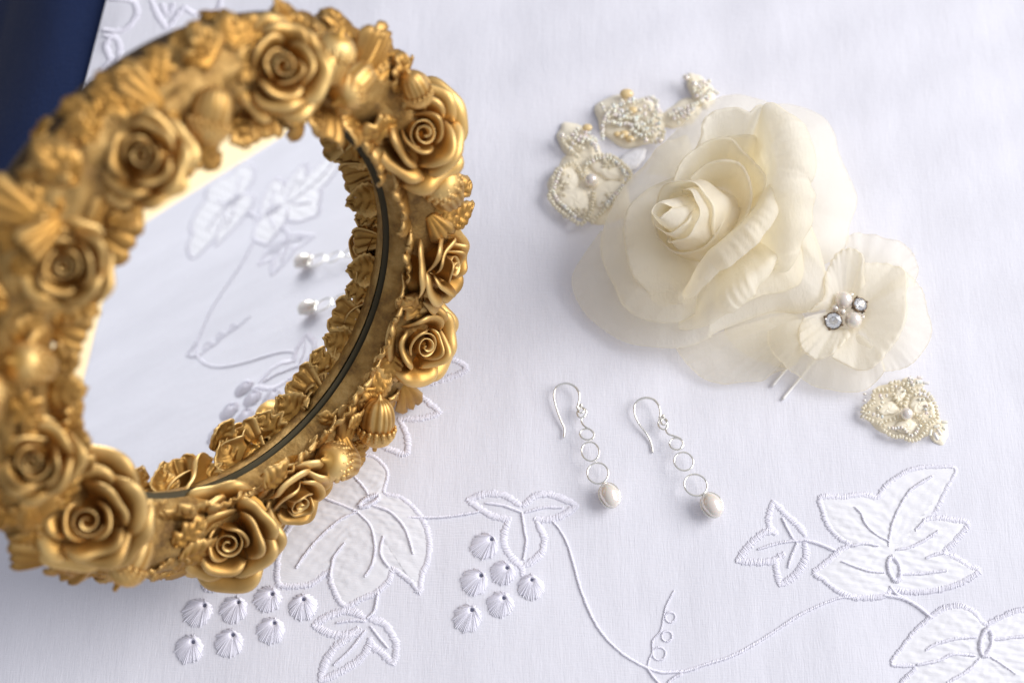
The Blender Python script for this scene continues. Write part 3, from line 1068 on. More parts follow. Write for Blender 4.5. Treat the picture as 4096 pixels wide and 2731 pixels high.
def acorn(bx, by, tx, ty, width_px, h=13, lift_=0.12):
    """pixel of the cap's middle, pixel of the nut's tip, width in pixels"""
    a, b = ML(bx, by, h), ML(tx, ty, h - 1.5)
    P3 = MU * (a[0] + UC) + MV * (a[1] + VC) + MN * (MC + h)
    R = width_px * ((P3 - CAM) @ FWD) / (FPX * 2352 / 4096) / 1.12
    Z = (b - a) / np.linalg.norm(b - a)
    X, Y, Z = frame_of(Z, rng.uniform(0, 3))
    o = place('acorn', NUT, mirror, a, X, Y, Z, R)
    link('acorn_cap', CAP, o)


for q in ((480, 285, 515, 150, 96), (768, 120, 740, 205, 90), (800, 205, 870, 130, 86), (1015, 425, 1040, 470, 92), (865, 985, 875, 880, 84), (770, 1060, 830, 1068, 88), (292, 1300, 345, 1200, 92), (60, 835, 140, 850, 96), (960, 215, 930, 150, 66), (-40, 900, -30, 960, 100)):
    acorn(*q)

# ------------------------------------------------------------------ silver earrings
E3 = crop(2150, 1450, 2.24)


def ellipse3(cx, cy, rx, ry, rot, z, n=40, fn=E3, tilt=0.0):
    c, s = math.cos(rot), math.sin(rot)
    out = []
    for q in np.linspace(0, 2 * PI, n, endpoint=False):
        x, y = rx * math.cos(q), ry * math.sin(q)
        out.append(fn(cx + x * c - y * s, cy + x * s + y * c, z + tilt * math.sin(q)))
    return np.array(out)


def earring(label, hook, knot, swirl, loops, pearl, group='pair of silver drop earrings'):
    origin = E3(pearl[0], pearl[1], 0)
    t = thing('earring', label, 'earring', origin, group)
    W = 0.29
    P = smooth([E3(*p) for p in hook], 70)
    fl = np.interp(np.linspace(0, 1, 70), [0, 0.5, 0.66, 0.8, 1], [W, W, 0.36, 0.36, W])
    world_obj('ear_hook', *tube(P, fl, 8), M['silver'], t, origin)
    kx, ky = knot
    v, f = ball(0.55, 8, 12)
    world_obj('bead', *merge([(v + E3(kx, ky, 1.7), f), tube(ellipse3(kx - 20, ky + 22, 20, 16, 0.5, 1.4, 16), 0.2, 6, True)]), M['silver'], t, origin)
    parts = [tube(smooth([E3(*p) for p in swirl], 40), W, 8)]
    for i, (cx, cy, rx, ry, rot, z) in enumerate(loops):
        parts.append(tube(ellipse3(cx, cy, rx, ry, rot, z, tilt=0.25), W, 8, True))
    world_obj('wire_loop_chain', *merge(parts), M['silver'], t, origin)
    cx, cy, rx, ry, rot = pearl
    k = 2.24 * 13.3
    v, f = ball(1.0, 20, 28, (rx / k * 0.97, ry / k * 1.1, rx / k * 0.9))
    v[:, 0] *= 1 + 0.03 * np.sin(v[:, 1] * 1.4)
    c, s = math.cos(-rot), math.sin(-rot)
    v = np.stack([v[:, 0] * c - v[:, 1] * s, v[:, 0] * s + v[:, 1] * c, v[:, 2]], 1)
    pc = E3(cx, cy, rx / k * 0.95 - 0.5)
    world_obj('pearl', v + pc, f, M['pearl'], t, origin)
    world_obj('pearl_wire', *tube(ellipse3(cx, cy, rx + 8, ry + 8, rot, pc[2] - 0.1, 48), W * 0.95, 8, True), M['silver'], t, origin)
    return t


earring('silver hook earring nearer the gold mirror, its pearl drop below three wire loops',
        [(237, 672, -.3), (240, 590, -.3), (215, 530, 0), (180, 440, .4), (150, 330, .8), (149, 265, 1), (180, 210, 1.2), (250, 186, 1.4), (320, 205, 1.5), (365, 255, 1.6), (377, 315, 1.6), (362, 380, 1.6), (352, 415, 1.5)], (390, 382),
        [(430, 420, 1.6), (436, 455, 1.6), (400, 498, 1.7), (398, 540, 1.8), (430, 576, 2), (478, 605, 2.2), (508, 645, 2.2), (490, 688, 2.2)],
        [(396, 448, 40, 46, 0.2, 1.5), (390, 425, 25, 26, 0, 1.7), (444, 642, 64, 48, 0.15, 2.0), (474, 796, 78, 86, -0.35, 2.2), (540, 990, 95, 93, 0.4, 2.3)], (645, 1188, 84, 106, -0.38))
earring('silver hook earring under the cream fabric rose, pearl drop beside bare cloth',
        [(1033, 805, -.3), (1020, 725, -.3), (985, 650, 0), (905, 540, .4), (868, 450, .8), (872, 380, 1), (908, 335, 1.2), (972, 316, 1.4), (1040, 332, 1.5), (1083, 380, 1.6), (1100, 440, 1.6), (1098, 495, 1.5)], (1127, 478),
        [(1160, 520, 1.6), (1164, 560, 1.6), (1150, 600, 1.8), (1172, 640, 2), (1230, 660, 2.1), (1285, 685, 2.2), (1304, 725, 2.2), (1280, 770, 2.2)],
        [(1124, 552, 40, 48, -0.5, 1.5), (1134, 530, 28, 28, 0, 1.7), (1245, 728, 62, 52, 0.2, 2.0), (1310, 885, 88, 80, 0.5, 2.2), (1417, 1096, 106, 94, 0.5, 2.3)], (1562, 1275, 86, 108, -0.5))

# ------------------------------------------------------------------ fabric flowers
F2 = crop(2250, 350, 1870 / 1550)
Z4 = crop(2650, 950, 2352 / 1100)


def loft(fn, base, edge, bulge=5.0, lip=0.0, roll=2.6, ruff=0.3, fold=0.18, seed=0, nu=96, nv=24, hem=0.0, outw=0.0):
    """petal swept from its gathered base to its free edge, belly raised, hem rolled over"""
    g = np.random.default_rng(seed)
    B = smooth([fn(*p) for p in base], nu)
    E = smooth([fn(*p) for p in edge], nu)
    s = np.linspace(0, 1, nu)
    k = [(g.uniform(2, 5), g.uniform(0, 6), g.uniform(.5, 1)), (g.uniform(6, 11), g.uniform(0, 6), g.uniform(.25, .5)), (g.uniform(12, 20), g.uniform(0, 6), g.uniform(.1, .25)), (g.uniform(28, 44), g.uniform(0, 6), g.uniform(.25, .4))]
    wave = sum(a * np.sin(2 * PI * f * s / 2 + p) for f, p, a in k[:3])
    crimp = k[3][2] * np.sin(PI * k[3][0] * s + k[3][1]) * (0.5 + 0.5 * np.sin(9 * s + k[0][1]))
    f1, f2, q1 = g.uniform(7, 10), g.uniform(14, 20), g.uniform(0, 6)
    pleat = np.sin(f1 * PI * s + q1) + 0.5 * np.sin(f2 * PI * s + q1 * 2)
    side = np.minimum(1, 6 * np.minimum(s, 1 - s))[:, None]
    rows = []
    for t in np.linspace(0, 1, nv):
        mid = 4 * t * (1 - t)
        P = B * (1 - t) + E * t
        d = E - B
        d[:, 2] = 0
        d /= np.linalg.norm(d, axis=1, keepdims=True) + 1e-6
        P = P + d * (outw * mid)
        P[:, 2] += bulge * mid + ruff * wave * t ** 3 + ruff * crimp * t ** 10 + fold * pleat * mid * 0.8
        rows.append(P)
    if lip > 0:
        tan = rows[-1] - rows[-2]
        tan /= np.linalg.norm(tan, axis=1, keepdims=True) + 1e-6
        along = np.gradient(E, axis=0)
        nrm = np.cross(along, tan)
        nrm /= np.linalg.norm(nrm, axis=1, keepdims=True) + 1e-6
        nrm *= np.sign(nrm[:, 2:3] + 1e-9)
        base_row = rows[-1]
        R = lip * (0.3 + 0.7 * np.sin(PI * s) ** 0.6)[:, None] * (1 + 0.07 * wave)[:, None]
        for q in np.linspace(0, roll, 10)[1:]:
            rows.append(base_row + R * (math.sin(q) * tan - (1 - math.cos(q)) * nrm))
    G = np.array(rows).transpose(1, 0, 2)
    parts = [sheet(G)]
    if hem > 0:
        parts.append(tube(G[:, -1] + np.array([0, 0, hem * 0.3]), hem, 5))
    return merge(parts)


rose = thing('fabric_rose', 'large cream organza rose with a pointed rolled centre', 'fabric flower', F2(760, 700, 0))
RO = F2(760, 700, 0)
BIG = [
    ('sheer', [(470, 720, 4), (500, 830, 4), (560, 930, 4), (640, 1000, 4)], [(185, 690, 12), (115, 790, 8), (58, 885, 5), (45, 945, 4), (72, 1030, 3), (130, 1110, 3), (230, 1187, 3), (330, 1235, 4), (480, 1258, 5), (600, 1250, 6), (720, 1200, 8)], dict(bulge=5, ruff=0.4)),
    ('sheer', [(640, 560, 6), (720, 480, 6), (800, 460, 6), (880, 500, 6)], [(400, 420, 10), (480, 285, 10), (560, 200, 11), (640, 118, 11), (730, 60, 10), (830, 38, 9), (950, 55, 8), (1030, 100, 8), (1085, 180, 8)], dict(bulge=6, ruff=0.5)),
    ('sheer', [(860, 520, 6), (900, 600, 6), (900, 680, 6), (880, 760, 6)], [(980, 110, 7), (1060, 78, 7), (1150, 88, 7), (1250, 140, 7), (1310, 220, 7), (1325, 300, 7), (1352, 370, 7), (1392, 440, 7), (1421, 520, 7), (1415, 585, 7), (1385, 665, 6), (1370, 760, 6), (1320, 825, 6), (1240, 855, 7)], dict(bulge=7, ruff=0.6)),
    ('sheer', [(640, 520, 8), (560, 620, 8), (560, 740, 8), (640, 860, 8)], [(600, 230, 14), (480, 275, 15), (400, 370, 16), (320, 450, 16), (250, 560, 16), (202, 680, 15), (190, 780, 14), (215, 870, 12), (258, 960, 11), (300, 1050, 11), (400, 1110, 12), (540, 1130, 13), (640, 1090, 14)], dict(bulge=5, ruff=0.5, lip=0.8)),
    ('organza', [(900, 600, 9), (900, 680, 9), (860, 740, 9), (800, 800, 8), (740, 850, 7)], [(1150, 530, 17), (1190, 640, 16), (1240, 770, 14), (1270, 880, 12), (1282, 960, 9), (1255, 1060, 7), (1150, 1085, 6), (1020, 1085, 5.5), (900, 1120, 5.5), (780, 1165, 6), (700, 1205, 7)], dict(bulge=8, ruff=0.35, fold=0.25, lip=0.6)),
    ('organza', [(650, 560, 10), (600, 650, 10), (620, 760, 10), (680, 860, 10)], [(560, 420, 19), (430, 480, 20), (340, 560, 21), (306, 680, 20), (320, 800, 19), (350, 900, 17), (400, 960, 15), (470, 1040, 14), (610, 1042, 15)], dict(bulge=3, ruff=0.6, lip=0.8)),
    ('organza', [(900, 620, 10), (900, 700, 10), (850, 770, 10), (780, 820, 9), (720, 850, 9)], [(1110, 560, 20), (1140, 700, 19), (1165, 820, 16), (1150, 930, 14), (1080, 975, 14), (960, 1000, 15), (860, 1045, 15), (770, 1090, 13)], dict(bulge=7, ruff=0.35, fold=0.3, lip=0.8)),
    ('organza', [(660, 520, 11), (720, 470, 11), (800, 450, 11), (880, 470, 11)], [(560, 480, 18), (640, 330, 25), (680, 240, 29), (690, 172, 31), (740, 125, 32), (830, 108, 33), (900, 140, 33), (955, 100, 34), (978, 165, 34), (1010, 270, 33)], dict(bulge=2, ruff=0.5, lip=0.7, roll=1.8)),
    ('organza', [(880, 680, 10), (830, 740, 10), (780, 790, 10), (730, 830, 10), (680, 860, 10)], [(1030, 790, 25), (960, 850, 26), (880, 905, 26), (790, 975, 24), (700, 1040, 19), (640, 1100, 14), (560, 1140, 11)], dict(bulge=1, ruff=0.3, lip=3.4, roll=2.6)),
    ('organza', [(720, 500, 11), (780, 470, 11), (850, 500, 11), (860, 580, 11), (840, 660, 11)], [(700, 262, 25), (800, 246, 27), (925, 246, 28), (1000, 330, 29), (1008, 440, 29), (960, 560, 28), (900, 640, 27)], dict(bulge=0, ruff=0.4, lip=0.6)),
    ('organza', [(860, 450, 12), (880, 500, 12), (890, 560, 12), (880, 640, 12), (860, 720, 12)], [(962, 97, 35), (985, 200, 36), (1015, 300, 36), (1026, 360, 35), (1005, 430, 34), (1000, 520, 33), (1003, 640, 30), (1012, 760, 26), (1030, 880, 20)], dict(bulge=1, ruff=0.4, lip=6.6, roll=2.5)),
    ('organza', [(650, 560, 12), (700, 500, 12), (780, 480, 12), (840, 540, 12), (840, 600, 12)], [(540, 450, 25), (590, 350, 28), (700, 273, 29), (800, 258, 30), (850, 300, 30), (920, 370, 30), (972, 450, 30), (950, 540, 29), (900, 600, 28)], dict(bulge=0, ruff=0.4, lip=0.5)),
    ('organza', [(690, 560, 13), (740, 520, 13), (790, 540, 13), (800, 600, 13), (780, 650, 13)], [(620, 440, 27), (690, 380, 29), (780, 365, 30), (850, 380, 30), (890, 450, 30), (903, 540, 29), (870, 640, 28), (820, 700, 26)], dict(bulge=-1, ruff=0.4, lip=0.5)),
    ('organza', [(850, 600, 12), (800, 680, 12), (760, 720, 12), (720, 760, 12), (690, 800, 12)], [(1000, 465, 33), (960, 565, 35), (900, 635, 35), (830, 698, 34), (760, 755, 32), (690, 808, 29), (640, 880, 25), (600, 960, 20), (578, 990, 17)], dict(bulge=0, ruff=0.25, lip=3.6, roll=2.5)),
]
for i, (mt, b, e, kw) in enumerate(BIG):
    V, F = loft(F2, b, e, seed=40 + i, hem=0.07, **kw)
    world_obj('petal', V, F, M[mt], rose, RO)


def rose_centre():
    A, Bt = F2(705, 655, 12), F2(462, 592, 44)
    Z = (Bt - A) / np.linalg.norm(Bt - A)
    H = np.linalg.norm(Bt - A)
    X = np.cross([0, 1, 0], Z)
    X /= np.linalg.norm(X)
    Y = np.cross(Z, X)

    def wrap(a0, a1, r0, r1, z0, z1, lip, seed, tipdrop=0.3, amp=0.25):
        g = np.random.default_rng(seed)
        nu, nv = 56, 18
        P = np.zeros((nu, nv + 5, 3))
        p1, p2 = g.uniform(0, 6), g.uniform(0, 6)
        for i, s in enumerate(np.linspace(0, 1, nu)):
            a = a0 + (a1 - a0) * s
            zt = z0 + (z1 - z0) * (1 - tipdrop * (2 * s - 1) ** 4) + 0.5 * math.sin(4 * s + p1)
            for j in range(nv + 5):
                if j < nv:
                    t = j / (nv - 1)
                    r = r0 + (r1 - r0) * t ** 1.3 + 0.9 * math.sin(PI * t)
                    z = z0 + (zt - z0) * t
                    r += amp * math.sin(9 * s * PI + p2 + 3 * t) * 0.5 + amp * 0.6 * math.sin(t * 11 + p1 + 5 * s)
                else:
                    q = (j - nv + 1) / 5 * 2.4
                    r = r1 + lip * math.sin(q) + amp * math.sin(9 * s * PI + p2 + 3) * 0.5
                    z = zt - lip * (1 - math.cos(q))
                P[i, j] = A + X * (r * math.cos(a)) + Y * (r * math.sin(a)) + Z * z
        V, F = merge([sheet(P), tube(P[:, -1], 0.08, 5)])
        world_obj('rolled_petal', V, F, M['organza'], rose, RO)

    wrap(0.2, 2 * PI + 0.9, 6.4, 2.0, 8, H, 0.35, 1, 0.35, 0.35)
    wrap(1.6, 2 * PI + 0.6, 8.0, 5.2, 4, H - 8, 0.5, 2, 0.5, 0.5)
    wrap(3.6, 3.6 + 4.4, 9.4, 7.6, 2, H - 11, 0.5, 3, 0.5, 0.6)
    wrap(-1.2, 3.0, 10.8, 9.8, 0, H - 16, 0.6, 4, 0.5, 0.6)
    wrap(2.4, 6.4, 11.6, 10.2, -1, H - 21, 0.7, 5, 0.3)


rose_centre()

# ---- the smaller flower with its cluster of pearls and stones
small = thing('fabric_flower', 'smaller open ivory organza flower with a pearl and rhinestone centre on a hairpin', 'fabric flower', Z4(1570, 620, 0))
SO = Z4(1570, 620, 0)
SMALL = [
    ('sheer_white', [(1150, 640, 4), (1180, 720, 4), (1270, 800, 4), (1370, 850, 4)], [(120, 950, 2), (190, 1060, 1.5), (270, 1140, 1), (370, 1210, .8), (520, 1250, .8), (700, 1235, 1), (860, 1220, 1.2), (940, 1160, 2), (1040, 1130, 4), (1130, 1090, 5)], dict(bulge=3, ruff=0.35)),
    ('sheer_white', [(1150, 560, 4.5), (1200, 660, 4.5), (1270, 740, 4.5), (1360, 800, 4.5)], [(520, 780, 3), (600, 900, 2.5), (740, 1010, 2.5), (900, 1075, 3), (1050, 1110, 4), (1160, 1060, 5)], dict(bulge=2, ruff=0.3)),
    ('sheer_white', [(1740, 580, 5), (1700, 520, 5), (1640, 480, 5), (1560, 470, 5)], [(2150, 420, 4), (2178, 320, 4), (2175, 220, 4), (2120, 100, 4), (2040, 40, 5), (1960, 30, 5), (1850, -10, 5), (1700, -40, 5), (1560, 0, 6)], dict(bulge=3, ruff=0.6)),
    ('sheer_white', [(1680, 780, 5), (1740, 720, 5), (1760, 640, 5), (1740, 560, 5)], [(1890, 1150, 5), (2030, 1130, 4), (2130, 1085, 5), (2222, 980, 6), (2290, 870, 6), (2305, 750, 6), (2262, 620, 6), (2222, 480, 6), (2180, 400, 6), (2090, 300, 7)], dict(bulge=3, ruff=0.7)),
    ('sheer_white', [(1350, 700, 5), (1420, 760, 5), (1520, 800, 5), (1620, 800, 5)], [(905, 800, 8), (905, 900, 8), (950, 1000, 8), (1035, 1090, 7), (1150, 1170, 5), (1300, 1262, 3), (1450, 1310, 2), (1600, 1325, 2), (1720, 1310, 2), (1800, 1250, 3), (1880, 1170, 5), (1905, 1100, 6)], dict(bulge=4, ruff=0.5)),
    ('ivory', [(1460, 620, 6), (1480, 560, 6), (1560, 520, 6), (1640, 540, 6)], [(1240, 640, 10), (1340, 570, 11), (1400, 460, 12), (1400, 320, 12), (1500, 150, 12), (1610, 105, 13), (1685, 150, 13), (1715, 300, 12), (1735, 400, 10)], dict(bulge=1, ruff=0.7, lip=0.5)),
    ('ivory', [(1640, 560, 6), (1700, 600, 6), (1720, 660, 6), (1680, 740, 6), (1600, 780, 6)], [(1715, 245, 11), (1850, 228, 11), (1960, 240, 11), (2050, 275, 12), (2082, 380, 13), (2075, 500, 13), (2060, 650, 13), (2000, 830, 12), (1900, 970, 11), (1800, 1085, 10), (1700, 1112, 9), (1600, 1080, 9), (1450, 1020, 9)], dict(bulge=0.5, ruff=0.6, lip=0.7)),
    ('ivory', [(1440, 640, 6), (1450, 720, 6), (1500, 760, 6), (1570, 780, 6)], [(1215, 680, 11), (1175, 780, 11), (1195, 930, 11), (1275, 1000, 11), (1350, 1022, 11), (1430, 990, 11), (1520, 920, 11), (1610, 840, 10)], dict(bulge=1, ruff=0.6, lip=0.5)),
]
for i, (mt, b, e, kw) in enumerate(SMALL):
    kw['ruff'] = kw['ruff'] * 1.35
    V, F = loft(Z4, b, e, seed=80 + i, hem=0.11, fold=0.16, **kw)
    world_obj('petal', V, F, M[mt], small, SO)
ZK = 13.2 * 2352 / 1100
q = np.linspace(0, 2 * PI, 24, endpoint=False)
disc = np.concatenate([[Z4(1585, 640, 5.5)], [Z4(1585 + 190 * math.cos(s), 640 + 190 * math.sin(s), 6.4) for s in q]])
world_obj('flower_base', disc, [(0, 1 + k, 1 + (k + 1) % 24) for k in range(24)], M['ivory'], small, SO)
PM = make_mesh('pearl', *ball(1.0, 18, 26), M['pearl'])
for x, y, r, z in ((1550, 535, 75, 8.8), (1632, 706, 71, 8.8), (1475, 604, 32, 8.0), (1540, 636, 29, 8.3), (1616, 490, 19, 8.2), (1712, 680, 17, 7.8), (1520, 745, 17, 7.6)):
    o = link('pearl', PM, small)
    o.location = Vector(Z4(x, y, z) - SO) * MM
    o.scale = (r / ZK,) * 3


def rhinestone(x, y, r, axis, spin):
    R = r / ZK
    cup = merge([revolve([(0.55, -1.0), (0.9, -0.75), (1.02, -0.2), (1.02, 0.02), (0.93, 0.02), (0.9, -0.2)], 24)] +
                [tube([np.array([1.04 * math.cos(a), 1.04 * math.sin(a), -0.5]), np.array([1.06 * math.cos(a), 1.06 * math.sin(a), 0.1]), np.array([0.9 * math.cos(a), 0.9 * math.sin(a), 0.26])], [0.17, 0.17, 0.12], 6) for a in (0.5, 0.5 + PI / 2, 0.5 + PI, 0.5 + 1.5 * PI)])
    X, Y, Z = frame_of(axis, spin)
    B = np.stack([X, Y, Z])
    c = Z4(x, y, 9.2)
    cup_o = world_obj('rhinestone', cup[0] * R @ B + c, cup[1], M['old_silver'], small, SO)
    # faceted stone: table, crown and pavilion
    n = 8
    V = [(0.5 * math.cos(2 * PI * (k + .5) / n), 0.5 * math.sin(2 * PI * (k + .5) / n), 0.36) for k in range(n)]
    V += [(0.92 * math.cos(2 * PI * k / n), 0.92 * math.sin(2 * PI * k / n), 0.06) for k in range(n)]
    V += [(0.5 * math.cos(2 * PI * (k + .5) / n), 0.5 * math.sin(2 * PI * (k + .5) / n), -0.36) for k in range(n)] + [(0, 0, -0.68)]
    F = [tuple(range(n))]
    for k in range(n):
        m1 = (k + 1) % n
        F += [(k, n + m1, m1), (k, n + k, n + m1), (n + k, 2 * n + k, n + m1), (n + m1, 2 * n + k, 2 * n + m1), (2 * n + k, 3 * n, 2 * n + m1)]
    world_obj('stone', np.array(V) * R @ B + c, F, M['crystal'], cup_o, SO, smooth_=False)
    cone = revolve([(0.9, 0.0), (0.5, -0.42), (0.01, -0.76)], 8)
    world_obj('foil', cone[0] * R @ B + c, cone[1], M['foil'], cup_o, SO, smooth_=False)


rhinestone(1692, 572, 64, (0.25, -0.05, 1), 0.2)
rhinestone(1462, 712, 74, (-0.25, -0.5, 1), 0.9)
pin = smooth([Z4(938, 1272, -0.4), Z4(1050, 1135, 0.2), Z4(1300, 830, 1.5), Z4(1420, 740, 2.2), Z4(1500, 760, 2.2), Z4(1400, 920, 1.6), Z4(1170, 1210, 0.3), Z4(1025, 1385, -0.4)], 60)
world_obj('hairpin', *tube(pin, 0.42, 8), M['white_wire'], small, SO)

# ------------------------------------------------------------------ beaded lace
SEED = revolve(smooth([(0.22, -0.40), (0.50, -0.42), (0.66, -0.25), (0.70, 0), (0.66, 0.25), (0.50, 0.42), (0.22, 0.40), (0.2, 0.0), (0.22, -0.40)], 13), 10)
SEED_ME = {'bead': make_mesh('bead', *SEED, M['bead']), 'iris': make_mesh('crystal_bead', *SEED, M['iris'])}
BUGLE_ME = make_mesh('bugle_bead', *revolve([(0.15, -1), (0.9, -1), (1, -0.9), (1, 0.9), (0.9, 1), (0.15, 1), (0.15, -1)], 10), M['iris'])


def string(fn, parent, origin, pts, z, kind='bead', size=0.92, gap=1.0, wob=0.12):
    P = [fn(x, y, z) for x, y in pts]
    n = max(2, int(length(smooth(P, 40)) / (size * 1.06 * gap)))
    P = smooth(P, n)
    t = np.gradient(P, axis=0)
    for p, d in zip(P, t):
        d = d / np.linalg.norm(d) + rng.normal(0, wob, 3)
        X, Y, Z = frame_of(d, rng.uniform(0, 3))
        o = place('bead' if kind == 'bead' else 'crystal_bead', SEED_ME[kind], parent, (p - origin) + rng.normal(0, 0.08, 3), X, Y, Z, size * rng.uniform(0.92, 1.1))


def pad(fn, parent, origin, cx, cy, rx, ry, rot, z0, h, mat, name='satin_petal', seed=0):
    g = np.random.default_rng(seed)
    n, m = 40, 12
    G = np.zeros((m, n + 1, 3))
    for j in range(n + 1):
        a = 2 * PI * j / n
        f = 1 + 0.07 * math.sin(3 * a + g.uniform(0, .01) + seed) + 0.04 * math.sin(7 * a + seed)
        x, y = rx * math.cos(a) * f, ry * math.sin(a) * f
        for i, t in enumerate(np.linspace(0, 1, m)):
            px, py = cx + t * (x * math.cos(rot) - y * math.sin(rot)), cy + t * (x * math.sin(rot) + y * math.cos(rot))
            G[i, j] = fn(px, py, z0 + h * math.sqrt(max(0, 1 - t ** 2.4)) + 0.07 * math.sin(5 * a + t * 9))
    v, f = sheet(G)
    world_obj(name, v, f, M[mat], parent, origin)


M6 = crop(3400, 1480, 4.48)
BO = M6(1015, 800, 0)
lace = thing('beaded_lace_motif', 'small cream beaded lace flower with one pearl, beside the open ivory flower', 'beaded lace', BO)
pad(M6, lace, BO, 930, 740, 700, 480, 0.35, -0.9, 1.2, 'cream_satin', 'lace_backing', 1)
pad(M6, lace, BO, 1560, 1080, 190, 260, -0.5, -0.9, 0.9, 'cream_satin', 'lace_backing', 2)
pad(M6, lace, BO, 1130, 240, 200, 110, 0.2, -0.9, 1.0, 'cream_satin', 'lace_backing', 3)
for k, (cx, cy, rx, ry, rot) in enumerate(((690, 690, 200, 120, -0.25), (1020, 1010, 220, 130, 0.1), (1240, 610, 190, 160, -0.6), (900, 430, 110, 150, 0.3))):
    pad(M6, lace, BO, cx, cy, rx, ry, rot, 0.3, 1.0, 'cream_satin', seed=k + 5)
for p in ([(720, 240), (760, 400), (800, 500), (880, 590), (960, 640)], [(1130, 345), (1060, 430), (1000, 550), (965, 640)], [(1130, 790), (1230, 815), (1300, 900), (1370, 1000), (1350, 1100), (1290, 1150), (1230, 1230), (1100, 1265), (1010, 1230), (910, 1180), (850, 1200), (750, 1170), (670, 1120), (595, 1080)],
          [(855, 845), (770, 880), (640, 910), (560, 950), (610, 1000)], [(380, 600), (340, 645), (250, 650), (220, 740), (260, 820), (320, 880), (430, 915), (540, 955)], [(415, 590), (410, 470), (450, 370), (560, 350), (650, 340)], [(735, 230), (800, 205), (900, 222), (980, 252), (1060, 320), (1140, 350)], [(1150, 350), (1260, 350), (1400, 430), (1490, 560), (1545, 690), (1560, 830), (1490, 900), (1420, 960)]):
    string(M6, lace, BO, p, 1.2)
for p in ([(540, 450), (650, 450)], [(560, 510), (565, 620), (490, 690)], [(340, 760), (440, 800), (580, 830)], [(690, 1030), (830, 1035), (950, 1030), (1010, 1110), (1100, 1165), (1180, 1110), (1250, 1000)], [(820, 290), (900, 310), (970, 375)], [(1170, 440), (1290, 430), (1390, 480)], [(1240, 530), (1310, 530)], [(1370, 630), (1350, 740), (1430, 830)], [(260, 430), (300, 500), (250, 540)], [(1060, 150), (1040, 230)]):
    string(M6, lace, BO, p, 1.45, 'iris', 0.8)


def bugle(fn, parent, origin, a, b, z, r):
    A, B = fn(*a, z), fn(*b, z)
    X, Y, Z = frame_of(B - A, 0)
    place('bugle_bead', BUGLE_ME, parent, (A + B) / 2 - origin, X, Y, Z, (r, r, np.linalg.norm(B - A) / 2))


for a, b in (((1455, 1060), (1430, 1175)), ((1510, 1125), (1575, 1250)), ((1565, 1060), (1630, 1165)), ((1650, 1015), (1710, 1065)), ((1640, 930), (1745, 932)), ((1500, 1015), (1600, 992)), ((1200, 132), (1295, 140)), ((1305, 225), (1415, 235)), ((1180, 200), (1290, 222)), ((1030, 185), (1100, 128))):
    bugle(M6, lace, BO, a, b, 1.1, 0.5)
o = link('pearl', PM, lace)
o.location = Vector(M6(1015, 782, 2.4) - BO) * MM
o.scale = (1.85,) * 3

B1 = crop(2100, 250, 2.0911)
LO = B1(600, 1000, 0)
spray = thing('beaded_lace_spray', 'large beaded lace spray of crystal and amber beads tucked under the fabric rose', 'beaded lace', LO)
for k, (cx, cy, rx, ry, rot, h) in enumerate(((540, 1060, 360, 285, 0.5, 2.0), (450, 680, 220, 130, 0.7, 1.8), (880, 490, 300, 215, 0.2, 2.6), (1310, 430, 190, 105, -0.5, 2.0), (1470, 240, 165, 95, 1.0, 2.0))):
    pad(B1, spray, LO, cx, cy, rx, ry, rot, -0.9, h, 'cream_satin', 'lace_backing', 20 + k)
for k, (cx, cy, rx, ry, rot) in enumerate(((690, 880, 170, 95, 0.35), (370, 970, 120, 90, 1.2), (420, 1150, 150, 110, 0.5), (680, 1100, 150, 110, -0.6))):
    pad(B1, spray, LO, cx, cy, rx, ry, rot, 0.8, 1.6, 'cream_satin', seed=30 + k)
pad(B1, spray, LO, 900, 810, 130, 75, -0.6, 0.3, 1.2, 'satin', 'ribbon', 40)
for p in ([(500, 940), (512, 845), (575, 795), (690, 775), (800, 830), (885, 930), (850, 1005)], [(480, 960), (445, 880), (400, 835), (300, 880), (240, 950), (232, 1030), (200, 1110)], [(200, 1115), (240, 1190), (330, 1270), (440, 1340), (505, 1330), (560, 1210), (572, 1090)], [(850, 1010), (800, 1065), (750, 1140), (665, 1230), (560, 1335)],
          [(300, 610), (340, 690), (390, 745), (450, 795)], [(350, 620), (420, 690), (480, 720)], [(950, 600), (1010, 650), (1130, 660), (1160, 580)], [(1340, 120), (1410, 180), (1440, 235), (1470, 300)]):
    string(B1, spray, LO, p, 2.4, 'bead', 1.05)
for p in ([(520, 850), (600, 812), (700, 800), (790, 860), (840, 950)], [(300, 900), (260, 1000), (240, 1100), (320, 1200), (420, 1290)], [(820, 1030), (770, 1090), (680, 1190)], [(430, 610), (500, 640), (570, 670), (600, 740)], [(440, 560), (400, 620), (480, 665)], [(640, 350), (660, 400), (700, 460)], [(650, 640), (648, 540), (680, 440), (745, 372), (830, 350)], [(690, 500), (850, 520), (950, 530), (1060, 480), (1105, 400), (1065, 290), (960, 320), (880, 335)], [(760, 440), (900, 470), (1000, 440)], [(900, 560), (960, 610), (1040, 600), (1120, 560)], [(1060, 300), (1110, 330)],
          [(1210, 440), (1270, 405), (1350, 372), (1440, 345), (1500, 285), (1560, 235), (1610, 260)], [(1280, 500), (1350, 470)], [(1250, 470), (1330, 420), (1400, 400)], [(1420, 190), (1500, 200), (1540, 160)], [(1480, 320), (1530, 310)], [(720, 390), (790, 420), (850, 400)]):
    string(B1, spray, LO, p, 2.7, 'iris', 1.0)
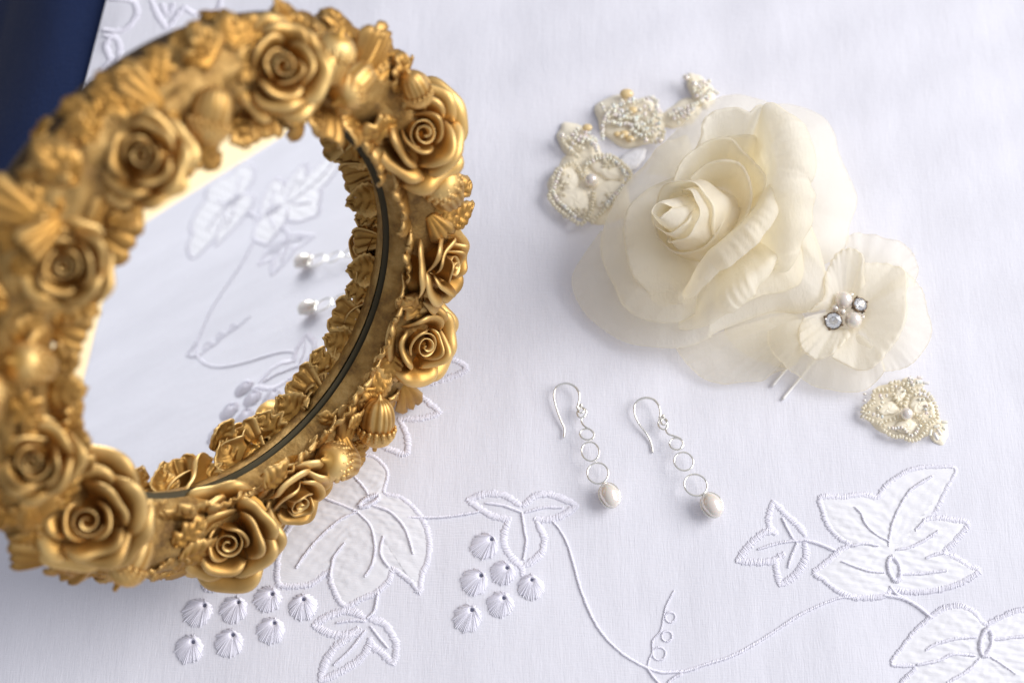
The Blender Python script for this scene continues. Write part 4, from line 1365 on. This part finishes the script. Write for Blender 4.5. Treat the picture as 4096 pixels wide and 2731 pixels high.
for x, y, r, z in ((850, 262, 2.3, 2.4), (520, 545, 1.7, 2.2), (830, 600, 1.8, 2.3), (880, 640, 1.5, 2.2), (900, 400, 1.6, 2.8), (770, 600, 1.2, 2.4)):
    v, f = ball(r, 10, 14, (1, 0.75, 0.6))
    world_obj('amber_bead', v + B1(x, y, z), f, M['amber'], spray, LO)
for x, y, r in ((555, 985, 2.1), (1350, 130, 0.9), (1415, 182, 1.0), (310, 610, 0.8), (1010, 650, 0.9), (1130, 655, 0.9)):
    o = link('pearl', PM, spray)
    o.location = Vector(B1(x, y, 3.2) - LO) * MM
    o.scale = (r,) * 3


def scatter(fn, parent, origin, cx, cy, rx, ry, n, z, kind, size):
    for _ in range(n):
        a, q = rng.uniform(0, 2 * PI), math.sqrt(rng.random())
        X, Y, Z = frame_of(rng.normal(0, 1, 3), 0)
        place('bead' if kind == 'bead' else 'crystal_bead', SEED_ME[kind], parent, fn(cx + rx * q * math.cos(a), cy + ry * q * math.sin(a), z + rng.uniform(0, 0.7)) - origin, X, Y, Z, size * rng.uniform(0.85, 1.15))


scatter(B1, spray, LO, 900, 440, 250, 160, 60, 2.4, 'iris', 1.0)
scatter(B1, spray, LO, 900, 480, 240, 170, 34, 2.5, 'bead', 0.9)
scatter(B1, spray, LO, 470, 670, 150, 90, 26, 2.0, 'iris', 0.9)
scatter(B1, spray, LO, 1060, 590, 100, 70, 10, 2.3, 'bead', 0.9)
scatter(B1, spray, LO, 1330, 420, 110, 55, 14, 2.1, 'iris', 0.9)
scatter(B1, spray, LO, 1480, 230, 90, 70, 16, 2.2, 'iris', 0.95)
scatter(B1, spray, LO, 1420, 180, 70, 50, 6, 2.4, 'bead', 0.95)
scatter(M6, lace, BO, 300, 820, 90, 70, 6, 0.9, 'bead', 0.85)
scatter(M6, lace, BO, 1130, 210, 120, 70, 7, 1.0, 'iris', 0.75)
scatter(M6, lace, BO, 1440, 640, 60, 120, 6, 1.0, 'bead', 0.85)

scatter(B1, spray, LO, 300, 1000, 90, 120, 22, 2.0, 'bead', 0.75)
scatter(B1, spray, LO, 400, 1250, 130, 60, 20, 1.7, 'bead', 0.75)
scatter(B1, spray, LO, 740, 840, 120, 50, 20, 2.4, 'bead', 0.75)
scatter(B1, spray, LO, 720, 1140, 80, 70, 18, 2.0, 'bead', 0.75)
